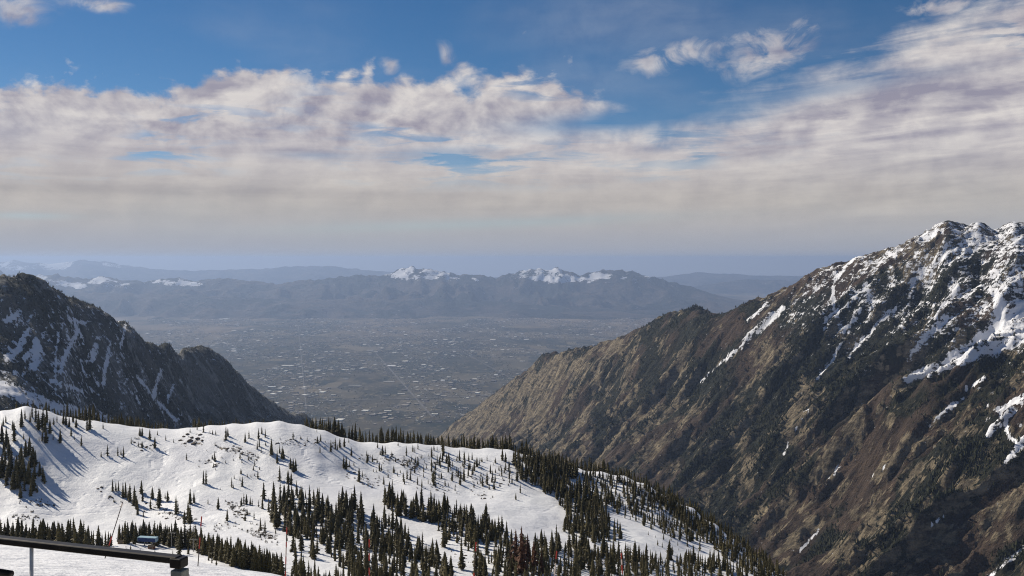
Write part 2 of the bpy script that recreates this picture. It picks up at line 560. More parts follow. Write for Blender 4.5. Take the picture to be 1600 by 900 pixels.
# ground by the camera: 1.8 m below the eye, rolls over a shoulder some 28 m out
for px, cr in ((-500, 815), (-200, 838), (0, 853), (100, 860), (200, 868), (290, 876), (330, 883), (430, 897), (520, 914), (650, 940), (800, 965), (1100, 1000), (1500, 1040), (2100, 1090)):
    near += col(px, [(HY + F * 1.8 / 0.6, 0.6), (HY + F * 1.8 / 1.5, 1.5), (HY + F * 1.8 / 2.7, 2.7), (HY + F * 2.35 / 5, 5), (cr + 95, 10), (cr + 24, 19), (cr, 28), (cr + 22, 45), (cr + 62, 90), (cr + 75, 200)])
K = {
    -500: [(930, 400), (885, 520), (850, 600), (800, 690), (730, 760), (640, 840), (600, 880), (640, 940), (720, 1100), (820, 1500)],
    -200: [(930, 400), (880, 540), (850, 620), (800, 720), (740, 780), (690, 820), (622, 870), (650, 930), (730, 1100), (820, 1500)],
    0: [(935, 400), (872, 560), (850, 640), (806, 730), (780, 750), (740, 775), (700, 805), (643, 860), (665, 920), (740, 1100), (830, 1500)],
    45: [(700, 808), (634, 868), (655, 930)],
    100: [(935, 400), (872, 560), (850, 640), (812, 735), (770, 775), (720, 812), (680, 848), (651, 885), (675, 945), (745, 1100), (830, 1500)],
    150: [(657, 900), (690, 965)],
    200: [(938, 400), (872, 560), (852, 630), (848, 655), (815, 735), (775, 770), (730, 812), (695, 850), (666, 915), (696, 975), (755, 1100), (835, 1500)],
    270: [(671, 920), (700, 985)],
    300: [(945, 400), (880, 560), (860, 620), (835, 690), (800, 735), (760, 785), (715, 835), (668, 915), (700, 980), (755, 1100), (835, 1500)],
    430: [(950, 440), (905, 530), (870, 600), (830, 680), (785, 755), (740, 810), (700, 850), (656, 900), (690, 965), (760, 1100), (840, 1500)],
    490: [(668, 900), (700, 960)],
    560: [(950, 470), (900, 560), (850, 660), (795, 750), (745, 825), (715, 870), (689, 920), (722, 985), (780, 1100), (850, 1500)],
    700: [(960, 480), (900, 590), (850, 680), (805, 750), (760, 830), (725, 890), (697, 950), (732, 1010), (790, 1130), (860, 1500)],
    800: [(960, 490), (900, 600), (855, 680), (795, 790), (750, 860), (720, 910), (703, 950), (740, 1010), (800, 1130), (870, 1500)],
    900: [(970, 500), (900, 640), (840, 745), (790, 830), (755, 895), (732, 945), (770, 1000), (830, 1120), (890, 1500)],
    1000: [(980, 520), (900, 665), (850, 745), (805, 825), (770, 885), (750, 925), (790, 980), (850, 1100), (910, 1500)],
    1100: [(990, 560), (900, 705), (855, 790), (825, 840), (807, 875), (850, 930), (910, 1060), (960, 1500)],
    1180: [(1000, 600), (905, 720), (880, 775), (868, 805), (905, 860), (960, 980), (1000, 1500)],
    1260: [(1010, 600), (930, 720), (918, 750), (960, 810), (1030, 980), (1040, 1500)],
    1400: [(1040, 600), (1000, 700), (1040, 800), (1100, 980), (1100, 1500)],
    1700: [(1100, 600), (1070, 700), (1110, 800), (1160, 980), (1160, 1500)],
    2100: [(1140, 600), (1120, 700), (1160, 800), (1200, 980), (1200, 1500)],
}
FULL = [px for px, r in K.items() if len(r) > 4]


def resample(rows):
    """fixed stations in front of the crest and behind it"""
    rows = sorted(rows, key=lambda r: r[1])
    py = np.array([r[0] for r in rows], float)
    ld = np.log([r[1] for r in rows])
    k = int(np.argmin(np.where(ld > math.log(600), py, 9999)))
    lf = np.linspace(ld[0], ld[k], 9)
    lb = np.concatenate([[ld[k + 1]], np.linspace(ld[k + 1], ld[-1], 4)[1:]])
    return np.concatenate([np.interp(lf, ld, py), np.interp(lb, ld, py)]), np.concatenate([lf, lb])


RS = [resample(K[px]) for px in FULL]
RPY = np.array([r[0] for r in RS])
RLD = np.array([r[1] for r in RS])
crest = sorted((px, min(r, key=lambda q: q[0])[0], min(r, key=lambda q: q[0])[1]) for px, r in K.items())
cpx, cpy, cd = (np.array([c[i] for c in crest], float) for i in range(3))
for px in list(range(-500, 1300, 36)) + [1400, 1550, 1700, 1900, 2100]:
    py = [np.interp(px, FULL, RPY[:, j]) for j in range(RPY.shape[1])]
    ld = [np.interp(px, FULL, RLD[:, j]) for j in range(RPY.shape[1])]
    dy = np.interp(px, cpx, cpy) - py[8]
    dl = math.log(np.interp(px, cpx, cd)) - ld[8]
    for j in range(len(py)):
        w = (j / 8.0) ** 3 if j <= 8 else max(0.0, 1 - (j - 8) / 3.0)
        near.append((px, py[j] + dy * w, math.exp(ld[j] + dl * w)))
NEAR = TPS(near)


def near_z(x, y):
    """ground height at world x, y"""
    x, y = np.asarray(x, float), np.asarray(y, float)
    yy = np.maximum(y, 0.6)
    s = NEAR(x / yy, yy)
    z = -s * yy
    far = sstep(yy, 200, 480)
    z = z + far * (2.6 * fbm(x / 62, y / 62, 4, 3) + 1.0 * ridged(x / 40, y / 90, 3, 9)) * (0.35 + 0.65 * sstep(s * F + HY, 660, 720))
    z = z + 0.10 * fbm(x / 4.0, y / 4.0, 4, 8) * sstep(yy, 6, 16)
    return z


ds = np.concatenate([np.geomspace(0.6, 60, 70), np.geomspace(62, 440, 34), np.geomspace(444, 1010, 300), np.geomspace(1020, 1700, 30)])
aa = np.linspace(-0.72, 0.72, 480)
Ag, Dg = np.meshgrid(aa, ds)
NX, NY = Ag * Dg, Dg
NZ = near_z(NX, NY)
NS = -NZ / NY                           # slope seen from the camera
NPY = HY + F * NS
NPX = 800 + F * Ag


def strokes(PX, PY, L):
    """cover from brush strokes: (points, half width at start, half width at end)"""
    r = np.zeros_like(PX)
    for pts, w0, w1 in L:
        n = len(pts) - 1
        for i in range(n):
            (x0, y0), (x1, y1) = pts[i], pts[i + 1]
            dx, dy = x1 - x0, y1 - y0
            t = np.clip(((PX - x0) * dx + (PY - y0) * dy) / (dx * dx + dy * dy + 1e-6), 0, 1)
            dd = np.hypot(PX - x0 - t * dx, PY - y0 - t * dy)
            w = w0 + (w1 - w0) * (i + t) / n
            r = np.maximum(r, 1 - sstep(dd / w, 0.55, 1.25))
    return r


# bare soil and stones showing through the snow
soil = 0.62 * strokes(NPX, NPY, [([(285, 690), (312, 693)], 9, 9), ([(610, 716), (650, 730)], 10, 6), ([(345, 700), (400, 712)], 6, 10), ([(335, 724), (345, 728)], 4, 5), ([(955, 745), (1060, 765)], 8, 12),
                           ([(360, 790), (380, 800)], 9, 8), ([(240, 800), (300, 815)], 4, 5), ([(20, 815), (50, 808)], 3, 4), ([(40, 782), (75, 790)], 4, 3), ([(400, 838), (420, 835)], 8, 8), ([(1040, 790), (1100, 815)], 10, 12), ([(1000, 765), (1050, 778)], 7, 9)])
soil *= sstep(NY, 300, 500)
def wiggle(pts, amp, k, n=26):
    """a skier's turning line through photo points"""
    t = np.linspace(0, 1, n)
    P_ = np.array(pts, float)
    x_ = np.interp(t, np.linspace(0, 1, len(P_)), P_[:, 0]) + amp * np.sin(t * k * 6.28)
    y_ = np.interp(t, np.linspace(0, 1, len(P_)), P_[:, 1])
    return [(float(a), float(b)) for a, b in zip(x_, y_)]


TR = [([(226, 690), (236, 725), (246, 748)], 1.5, 3), ([(180, 690), (150, 740), (120, 790)], 3, 4), ([(200, 700), (180, 740), (150, 795)], 2, 5), ([(260, 700), (250, 740), (230, 770)], 2, 4), ([(110, 730), (90, 770), (70, 800)], 3, 3),
      ([(270, 735), (280, 760)], 2, 2), ([(470, 700), (490, 730), (520, 755)], 2.5, 4), ([(480, 720), (520, 750), (560, 770)], 2, 4), ([(600, 745), (660, 765), (720, 775)], 2, 3), ([(800, 790), (850, 800), (870, 790)], 1, 2), ([(300, 740), (310, 790), (350, 830)], 2, 4), ([(20, 800), (90, 806), (160, 800), (230, 826)], 1, 2), ([(0, 790), (90, 798), (180, 790)], 1, 1)]
track = strokes(NPX, NPY, [(wiggle(*t_), 0.75, 0.75) for t_ in TR]) * sstep(NY, 300, 500)
me = grid_mesh('snow_slope', NX, NY, NZ, (soil, track, soil * 0))
o = link('snow_slope', me, M['snow'])
tag(o, kind='structure')

_lr = np.log(ds)


def ground(x, y):
    """height of the snow mesh at x, y"""
    x, y = np.asarray(x, float), np.maximum(np.asarray(y, float), 0.61)
    r = np.interp(np.log(y), _lr, np.arange(len(ds)))
    c = np.clip((x / y - aa[0]) / (aa[1] - aa[0]), 0, len(aa) - 1.001)
    r = np.clip(r, 0, len(ds) - 1.001)
    i, j = r.astype(int), c.astype(int)
    fr, fc = r - i, c - j
    return (NZ[i, j] * (1 - fr) + NZ[i + 1, j] * fr) * (1 - fc) + (NZ[i, j + 1] * (1 - fr) + NZ[i + 1, j + 1] * fr) * fc


_dm = np.geomspace(400, 1010, 700)


def ground_hit(px, py):
    """first point beyond the near shoulder where the sight line through a photo pixel meets the snow"""
    a = (px - 800) / F
    s = -ground(a * _dm, _dm) / _dm
    st = (py - HY) / F
    k = np.nonzero(s <= st)[0]
    d = _dm[k[0]] if len(k) else _dm[int(np.argmin(np.where(_dm > 600, s, 9)))]
    return a * d, d, float(ground(a * d, d))


def crest_at(px):
    a = (px - 800) / F
    s = -ground(a * _dm, _dm) / _dm
    i = int(np.argmin(np.where(_dm > 650, s, 9)))
    return a, _dm[i], HY + F * s[i]


# ------------------------------------------------------------------ mountains
def tps_mountain(name, ctrl, a0, a1, d0, d1, na, nd, detail, mat, cover, floor=-2050.0):
    T = TPS(ctrl)
    A_, D_ = np.meshgrid(np.linspace(a0, a1, na), np.geomspace(d0, d1, nd))
    X, Y = A_ * D_, D_
    Z = -T(A_, D_) * D_
    Z = Z + detail(X, Y, Z)
    Z = np.maximum(Z, floor + 20 * fbm(X / 300, Y / 300, 3, 77))
    Z = np.where(Z > 170, 170 + (Z - 170) * 0.45, Z)
    e = np.zeros_like(Z)
    e[:3] = 1; e[-3:] = 1; e[:, :3] = 1; e[:, -3:] = 1
    Z = np.where(e > 0, floor, Z)
    PX = 800 + F * A_
    PY = HY - F * Z / D_
    gy, gx = np.gradient(Z)
    dX = np.gradient(X, axis=1); dY = np.gradient(Y, axis=0); dXr = np.gradient(X, axis=0)
    zx = gx / dX
    zy = (gy - zx * dXr) / dY
    cov = cover(X, Y, Z, PX, PY, zx, zy)
    me = grid_mesh(name, X, Y, Z, cov)
    ob = link(name, me, mat)
    tag(ob, kind='structure')
    return dict(X=X, Y=Y, Z=Z, PX=PX, PY=PY, zx=zx, zy=zy, cov=cov)


def between(cols):
    """extra stations between neighbouring columns so that the crest runs straight from one to the next"""
    P, out = sorted(cols), []
    for p, q in zip(P[:-1], P[1:]):
        rp, rq = cols[p], cols[q]
        ip = min(range(len(rp)), key=lambda i: rp[i][0])
        iq = min(range(len(rq)), key=lambda i: rq[i][0])
        for t in (0.34, 0.67):
            for o_ in (-1, 0, 1):
                if 0 <= ip + o_ < len(rp) and 0 <= iq + o_ < len(rq):
                    a_, b_ = rp[ip + o_], rq[iq + o_]
                    out.append((p + (q - p) * t, a_[0] + (b_[0] - a_[0]) * t, a_[1] + (b_[1] - a_[1]) * t))
    return out


# right: the sunny wall of the canyon
R = []
RC = {
    640: [(900, 5200), (780, 7200), (735, 9300), (715, 10400)],
    700: [(900, 4800), (740, 6900), (700, 7700), (668, 8700), (690, 9600), (705, 10500)],
    745: [(860, 4700), (720, 6600), (690, 7300), (637, 8250), (660, 9000), (690, 10400)],
    800: [(880, 4300), (730, 6000), (690, 6600), (635, 7300), (592, 7800), (625, 8400), (670, 9800)],
    850: [(870, 4000), (740, 5600), (690, 6200), (620, 6900), (555, 7300), (600, 7900), (650, 9500)],
    905: [(870, 3700), (745, 5150), (690, 5700), (620, 6300), (541, 6900), (590, 7500), (640, 9200)],
    960: [(880, 3500), (755, 4700), (690, 5300), (610, 6000), (527, 6600), (580, 7200), (630, 9000)],
    1000: [(890, 3350), (765, 4450), (690, 5000), (600, 5700), (511, 6300), (560, 6900), (620, 9000)],
    1040: [(900, 3200), (780, 4150), (690, 4750), (590, 5500), (489, 6150), (540, 6700), (610, 8800)],
    1085: [(910, 3050), (800, 3800), (690, 4500), (580, 5250), (479, 5900), (530, 6500), (600, 8600)],
    1130: [(920, 2950), (830, 3500), (700, 4250), (580, 4950), (487, 5600), (530, 6200), (600, 8400)],
    1200: [(960, 2650), (885, 2950), (760, 3600), (660, 4100), (560, 4650), (466, 5250), (510, 5900), (590, 8000)],
    1280: [(970, 2450), (890, 2800), (790, 3250), (700, 3600), (610, 4050), (500, 4600), (423, 5000), (470, 5600), (570, 7600)],
    1340: [(980, 2350), (890, 2680), (780, 3100), (680, 3500), (600, 3900), (500, 4450), (397, 4850), (450, 5400), (560, 7400)],
    1400: [(990, 2250), (890, 2560), (780, 2950), (680, 3250), (612, 3450), (606, 3680), (520, 4150), (440, 4500), (384, 4750), (430, 5300), (550, 7200)],
    1450: [(990, 2200), (890, 2480), (780, 2830), (660, 3200), (588, 3400), (590, 3620), (500, 4080), (420, 4450), (362, 4680), (410, 5200), (540, 7000)],
    1482: [(346, 4640), (390, 5150)],
    1508: [(354, 4630), (398, 5150)],
    1530: [(1000, 2120), (890, 2400), (780, 2700), (640, 3080), (556, 3320), (562, 3520), (480, 3980), (400, 4350), (345, 4600), (390, 5100), (530, 6900)],
    1556: [(358, 4590), (400, 5100)],
    1582: [(342, 4550), (390, 5050)],
    1620: [(1010, 2050), (890, 2320), (760, 2640), (620, 2980), (524, 3220), (530, 3420), (460, 3900), (400, 4250), (356, 4520), (395, 5000), (520, 6800)],
    1800: [(1020, 1950), (880, 2250), (740, 2550), (600, 2880), (510, 3150), (520, 3350), (460, 3850), (400, 4300), (378, 4500), (420, 5000), (530, 6600)],
    2100: [(1020, 1900), (880, 2250), (620, 2850), (520, 3200), (470, 3850), (420, 4400), (460, 5000), (540, 6600)],
}
for px, rows in RC.items():
    R += col(px, rows)
R += between({p: r for p, r in RC.items() if p < 1460})
AX = math.radians(17)                       # canyon axis leans left of the view direction


_rx = sorted(RC)
_ry = [min(r[0] for r in RC[p]) for p in _rx]


def right_detail(X, Y, Z):
    below = sstep((HY - F * Z / Y) - np.interp(800 + F * X / Y, _rx, _ry), 4, 70)
    u = -X * math.sin(AX) + Y * math.cos(AX)      # along the canyon
    v = X * math.cos(AX) + Y * math.sin(AX)       # up the wall
    wx = 70 * fbm(X / 500, Y / 500, 3, 21)
    r1 = ridged((u + wx + v * 0.10) / 520, v / 2400, 4, 31, 0.45)
    r2 = ridged((u + 0.5 * wx) / 150, v / 1100, 5, 41, 0.52)
    r3 = ridged((u + 0.3 * wx) / 52, v / 150, 3, 51, 0.5)
    hi = sstep(Z, -900, 0)
    pin = np.exp(-(((800 + F * X / Y) - 925) / 75.0) ** 2) * sstep(Z, -1000, -650)
    return (r1 - 0.50) * (45 + 145 * below) * (1 - 0.4 * sstep(X / Y, 0.22, 0.04)) + (r2 - 0.50) * (34 + 40 * below + 16 * pin) + (r3 - 0.45) * (17 + 9 * hi + 16 * sstep(X / Y, 0.16, 0.02)) + 6 * fbm(X / 26, Y / 26, 2, 61) - 12


RSNOW = [
    ([(1555, 460), (1565, 510)], 8, 14), ([(1495, 450), (1460, 500)], 7, 4),
    ([(1640, 480), (1590, 505), (1530, 545), (1470, 572), (1415, 594)], 24, 7), ([(1650, 490), (1580, 520), (1520, 548), (1450, 580)], 36, 10), ([(1610, 500), (1545, 535)], 40, 26),
    
    ([(1480, 500), (1440, 530), (1425, 555)], 8, 3), ([(1480, 395), (1430, 440), (1395, 455)], 4, 3),
    ([(1395, 480), (1370, 505), (1325, 560)], 5, 2.5), ([(1345, 490), (1320, 515)], 4, 3),
    ([(1315, 540), (1290, 575), (1276, 590)], 3, 3), ([(1262, 640), (1230, 685), (1224, 710)], 1.6, 2.2),
    ([(1225, 478), (1180, 520), (1130, 565), (1092, 598)], 4, 1.6), ([(1200, 475), (1170, 500)], 4, 2), ([(1205, 490), (1160, 530)], 2, 2),
    ([(1360, 375), (1330, 410), (1300, 440)], 3, 3), ([(1355, 440), (1325, 475), (1290, 500)], 3, 2),
    ([(1440, 370), (1470, 362)], 4, 5), ([(1385, 395), (1400, 400)], 4, 5), ([(1300, 450), (1305, 480)], 4, 3),
    ([(1600, 690), (1570, 720)], 9, 4), ([(1580, 640), (1555, 665), (1545, 680)], 11, 5), ([(1600, 858), (1545, 902)], 3.5, 4), ([(1484, 635), (1450, 668)], 2.5, 2),
    ([(1278, 828), (1250, 862)], 2.4, 2), ([(1390, 725), (1365, 742)], 1.4, 1.4), ([(1475, 805), (1455, 820)], 1.6, 1.4), ([(1560, 650), (1590, 700)], 5, 4), ([(1600, 620), (1560, 640)], 7, 6), ([(1315, 728), (1290, 752)], 1.2, 1.2),
    ([(1540, 590), (1510, 605)], 3, 2), ([(1510, 620), (1480, 640)], 2, 2),
]


def right_cover(X, Y, Z, PX, PY, zx, zy):
    wob = 5 * fbm(X / 90, Y / 90, 4, 71)
    wob2 = 5 * fbm(X / 90 + 50, Y / 90, 4, 72)
    sn = strokes(PX + wob, PY + wob2, RSNOW)
    slope = np.hypot(zx, zy)
    n = fbm(X / 120, Y / 120, 5, 81)
    n2 = fbm(X / 45, Y / 45, 4, 82)
    conc = ridged((-X * math.sin(AX) + Y * math.cos(AX) + 35 * fbm(X / 500, Y / 500, 3, 21)) / 150, (X * math.cos(AX) + Y * math.sin(AX)) / 1100, 5, 41, 0.52)
    # high ground carries patches in the hollows
    hz = sstep(PX, 1130, 1300) * sstep(PY, 600, 470)
    patch = hz * (0.345 + 0.15 * sstep(PX, 1330, 1500) + 0.45 * n2 + 0.45 * n + 0.35 * (0.45 - conc) + 0.15 * (0.85 - slope) + 0.10 * sstep(PX, 1430, 1560))
    speck = sstep(PX, 1120, 1400) * sstep(PY, 700, 500) * sstep(n2 + 0.4 * n, 0.30, 0.52) * 0.55
    speck2 = 0.5 * sstep(PX, 1450, 1600) * sstep(PY, 780, 640) * sstep(n2, 0.25, 0.45)
    sn = np.maximum(np.maximum(sn * np.clip(0.86 + 0.5 * (0.42 - conc) + 0.4 * n2, 0.4, 1.05), np.clip(patch, 0, 0.66)), np.maximum(speck, speck2))
    # sunny bare granite
    rock = 0.22 + 0.8 * n + 0.4 * n2 + 0.28 * (slope - 0.9) + 0.55 * fbm(X / 430, Y / 430, 3, 83)
    rock += 0.38 * sstep(PX, 1000, 760) + 0.30 * sstep(PY, 470, 400)
    rock += 0.35 * strokes(PX, PY, [([(1290, 740), (1200, 830)], 26, 16), ([(1420, 690), (1330, 760), (1240, 850)], 16, 14), ([(900, 545), (830, 600)], 18, 16), ([(960, 535), (900, 570)], 14, 12), ([(760, 640), (710, 690)], 26, 20),
                                        ([(1600, 770), (1400, 890)], 20, 12), ([(1130, 560), (1010, 650)], 6, 10)])
    brush = 0.42 + 0.75 * fbm(X / 260, Y / 260, 4, 91)
    brush += 0.5 * strokes(PX, PY, [([(1040, 640), (900, 735)], 30, 30), ([(860, 640), (740, 690)], 24, 16), ([(1230, 440), (1330, 400), (1440, 370)], 40, 40), ([(1300, 780), (1230, 850)], 40, 30), ([(1500, 850), (1600, 800)], 40, 40), ([(1420, 700), (1330, 790)], 50, 50)])
    brush -= 0.6 * strokes(PX, PY, [([(1420, 470), (1250, 600), (1130, 720)], 60, 50), ([(1080, 600), (950, 680)], 40, 26), ([(1540, 700), (1440, 760)], 60, 40), ([(1330, 860), (1430, 800)], 30, 26)])
    return np.clip(sn, 0, 1), np.clip(rock, 0, 1), np.clip(brush, 0, 1)


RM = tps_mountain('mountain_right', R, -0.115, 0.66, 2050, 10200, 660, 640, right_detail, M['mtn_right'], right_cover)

# left: the shaded wall
Lc = {
    -500: [(800, 1700), (640, 2150), (520, 2500), (425, 2900), (470, 3300), (600, 4200)],
    -200: [(800, 1750), (645, 2250), (540, 2550), (432, 2950), (475, 3350), (600, 4300)],
    0: [(800, 1850), (650, 2300), (605, 2420), (560, 2600), (500, 2800), (437, 3000), (475, 3450), (600, 4400)],
    50: [(805, 1950), (650, 2420), (560, 2720), (500, 2900), (440, 3080), (480, 3500), (600, 4500)],
    100: [(810, 2050), (655, 2600), (560, 2850), (510, 3020), (458, 3200), (500, 3650), (610, 4600)],
    150: [(815, 2150), (660, 2800), (560, 3100), (479, 3400), (520, 3800), (620, 4800)],
    200: [(820, 2300), (665, 3000), (580, 3250), (504, 3600), (545, 4000), (640, 5000)],
    240: [(820, 2450), (665, 3200), (590, 3500), (529, 3800), (565, 4200), (650, 5200)],
    272: [(825, 2600), (668, 3400), (610, 3650), (546, 4050), (548, 4400), (585, 5200), (660, 6000)],
    310: [(830, 2750), (668, 3650), (600, 4150), (530, 4650), (565, 5200), (660, 6200)],
    342: [(830, 2900), (668, 3900), (610, 4350), (549, 4850), (590, 5400), (670, 6400)],
    380: [(835, 3100), (665, 4250), (622, 4700), (580, 5150), (620, 5700), (690, 6700)],
    430: [(840, 3400), (665, 4750), (642, 5150), (621, 5550), (660, 6100), (715, 7000)],
    470: [(850, 3700), (680, 5200), (662, 5550), (642, 5950), (680, 6500), (735, 7400)],
    500: [(860, 3900), (700, 5500), (680, 5950), (661, 6350), (700, 6900), (750, 7800)],
    560: [(880, 4200), (760, 5900), (745, 6500), (735, 7100), (760, 7800), (770, 8500)],
    640: [(920, 4600), (840, 5900), (810, 7000), (800, 8400)],
}
LP = []
for px, rows in Lc.items():
    LP += col(px, rows)
LP += between({p: r for p, r in Lc.items() if p < 260 or p > 290})
AL = math.radians(-24)


def left_detail(X, Y, Z):
    u = X * math.sin(AL) * -1 + Y * math.cos(AL)
    v = X * math.cos(AL) + Y * math.sin(AL)
    wx = 60 * fbm(X / 420, Y / 420, 3, 121)
    r1 = ridged((u + wx) / 380, v / 1300, 5, 131, 0.52)
    r2 = ridged((u + 0.5 * wx) / 120, v / 360, 5, 141, 0.55)
    hi = sstep(Z, -700, -100)
    r3 = ridged((u + 0.3 * wx) / 48, v / 110, 3, 151, 0.5)
    return (r1 - 0.55) * 70 + (r2 - 0.52) * (24 + 4 * hi) + (r3 - 0.5) * 10 - 15 + 4 * fbm(X / 26, Y / 26, 2, 161)


LSNOW = [
    ([(-40, 590), (20, 612), (70, 632), (130, 648), (170, 660)], 14, 9), ([(45, 515), (30, 545), (12, 560)], 5, 8), ([(58, 530), (52, 575)], 6, 8), ([(122, 515), (100, 560), (90, 590)], 5, 3), ([(90, 520), (86, 580)], 2, 2.5),
    ([(172, 535), (165, 575), (162, 602)], 3, 4), ([(150, 540), (145, 560)], 6, 5), ([(252, 578), (243, 605), (240, 618)], 3, 4), ([(215, 590), (240, 620), (265, 645), (275, 658)], 3, 3.5), ([(270, 600), (262, 630)], 2, 2),
    ([(30, 490), (10, 500)], 6, 6), ([(115, 498), (135, 505)], 3, 3), ([(195, 505), (190, 540)], 2, 2), ([(205, 612), (225, 640)], 1.8, 1.8), ([(60, 545), (40, 560)], 7, 6), ([(80, 595), (130, 612)], 3, 3),
]


def left_cover(X, Y, Z, PX, PY, zx, zy):
    w1 = 4 * fbm(X / 70, Y / 70, 4, 171)
    w2 = 4 * fbm(X / 70 + 40, Y / 70, 4, 172)
    sn = strokes(PX + w1, PY + w2, LSNOW)
    n = fbm(X / 110, Y / 110, 5, 181)
    n2 = fbm(X / 34, Y / 34, 4, 182)
    n3 = fbm(X / 15, Y / 15, 2, 183)
    band = sstep(PX, 330, 120) * sstep(PY, 455, 500)
    fleck = band * sstep(0.35 * n2 + 0.9 * n3 + 0.40 * n, 0.0, 0.30) * 0.55 + 0.4 * sstep(n2, 0.34, 0.5) * sstep(PX, 470, 330)
    sn = np.maximum(sn * np.clip(0.92 + 0.5 * n2, 0.5, 1.1), fleck)
    rock = 0.36 + 0.8 * n + 0.4 * n2 + 0.3 * strokes(PX, PY, [([(110, 530), (95, 600)], 16, 14), ([(285, 550), (255, 600)], 14, 10), ([(190, 515), (205, 540)], 10, 10)])
    brush = 0.42 + 0.6 * fbm(X / 200, Y / 200, 4, 191)
    return np.clip(sn, 0, 1), np.clip(rock, 0, 1), np.clip(brush, 0, 1)


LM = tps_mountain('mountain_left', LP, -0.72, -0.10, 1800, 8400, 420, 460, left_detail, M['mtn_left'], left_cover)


# ------------------------------------------------------------------ valley floor, lake, far ranges
def mat_valley():
    m, nt, b = new_mat('valley_ground', 0.95, 0.1)
    p = geo_pos(nt)
    q = scaled(nt, p, 1.0, 0.55, 1.0)
    n1 = noise(nt, q, 0.00035, 6, 0.6, 0.4)
    n2 = noise(nt, q, 0.0022, 5, 0.65)
    n3 = noise(nt, q, 0.011, 4, 0.7)
    v = nt.nodes.new('ShaderNodeTexVoronoi')
    v.distance = 'CHEBYCHEV'
    nt.links.new(q, v.inputs['Vector'])
    v.inputs['Scale'].default_value = 0.0016
    lot = nt.nodes.new('ShaderNodeSeparateColor')
    nt.links.new(v.outputs['Color'], lot.inputs[0])
    lot = S(nt, lot.outputs[0])
    c = mixc(nt, n2.smooth(0.36, 0.66), (0.012, 0.018, 0.012), (0.085, 0.07, 0.045))
    c = mixc(nt, lot.smooth(0.62, 0.95) * 0.7, c, (0.19, 0.155, 0.105))
    c = mixc(nt, n1.smooth(0.40, 0.62) * 0.6, c, (0.025, 0.032, 0.024))
    c = mixc(nt, n3.smooth(0.54, 0.70) * 0.8, c, (0.25, 0.21, 0.14))
    sep = nt.nodes.new('ShaderNodeSeparateXYZ')
    nt.links.new(p, sep.inputs[0])
    yy = S(nt, sep.outputs[1]) + (n1 - 0.5) * 9000.0
    dry = mixc(nt, n2.smooth(0.35, 0.65), (0.13, 0.10, 0.07), (0.25, 0.19, 0.13))
    c = mixc(nt, yy.smooth(22000.0, 31000.0) * n1.smooth(0.44, 0.58) * 0.8, c, dry)
    nt.links.new(c, b.inputs['Base Color'])
    return m


M['valley'] = mat_valley()
gx = np.linspace(-150000, 150000, 61)
gy = np.linspace(-20000, 88000, 59)
GX, GY = np.meshgrid(gx, gy)
tag(link('valley_floor', grid_mesh('valley_floor', GX, GY, np.full(GX.shape, -2060.0) + 0 * GX), M['valley']), kind='structure')
FLOOR = -2060.0


def valley_pt(px, py):
    d = -FLOOR * F / (py - HY)
    return (px - 800) / F * d, d


def far_range(name, crest, d_c, depth, na, nd, seed, snow, spur, sink=0.22):
    cx = np.array([c[0] for c in crest], float)
    cy = np.array([c[1] for c in crest], float)
    px = np.linspace(cx[0], cx[-1], na)
    t = np.linspace(-1, 1, nd)
    PXg, Tg = np.meshgrid(px, t)
    D = d_c + depth * Tg
    A_ = (PXg - 800) / F
    X, Y = A_ * D, D
    top = -(np.interp(px, cx, cy) - HY) / F * d_c
    top = np.broadcast_to(top, X.shape)
    rel = top - FLOOR
    Tw = np.clip(Tg + 0.55 * fbm(X / 4200, Y / 9000, 4, seed + 11) * sstep(np.abs(Tg), 0.1, 0.6) * sstep(np.abs(Tg), 1.0, 0.75), -1, 1)
    prof = (1 - np.abs(Tw)) ** 1.15
    wob = fbm(X / 5000, Y / 5000, 3, seed)
    r = ridged((X + 900 * wob) / spur, Y / (spur * 2.6), 5, seed + 1)
    r2 = ridged((X + Y * .3) / (spur * .3), (Y - X * .3) / (spur * .5), 4, seed + 7)
    k = np.clip(prof * 1.0 + (r - 0.5) * 0.42 * np.clip(np.abs(Tg) * 3.2, 0.05, 1) * prof ** 0.5 + (r2 - .45) * 0.09 * np.clip(prof * 4, 0, 1), -0.02, 1.2)
    k = k * (1 + 0.8 * fbm(X / 3300, Y / 3300, 3, seed + 13) * sstep(np.abs(Tg), 0.05, 0.6))
    Z = np.maximum(FLOOR + rel * ((1 + sink) * k - sink), FLOOR - 4)
    PY = HY - F * Z / D
    sn = snow(PXg, PY, X, Y, Z, r)
    rock = np.clip(0.35 + 0.8 * fbm(X / 900, Y / 900, 4, seed + 3), 0, 1)
    br = np.clip(0.5 + 0.9 * fbm(X / 2600, Y / 2600, 4, seed + 4), 0, 1)
    ob = link(name, grid_mesh(name, X, Y, Z, (np.clip(sn, 0, 1), rock, br)), M['mtn_far'])
    return tag(ob, kind='structure')


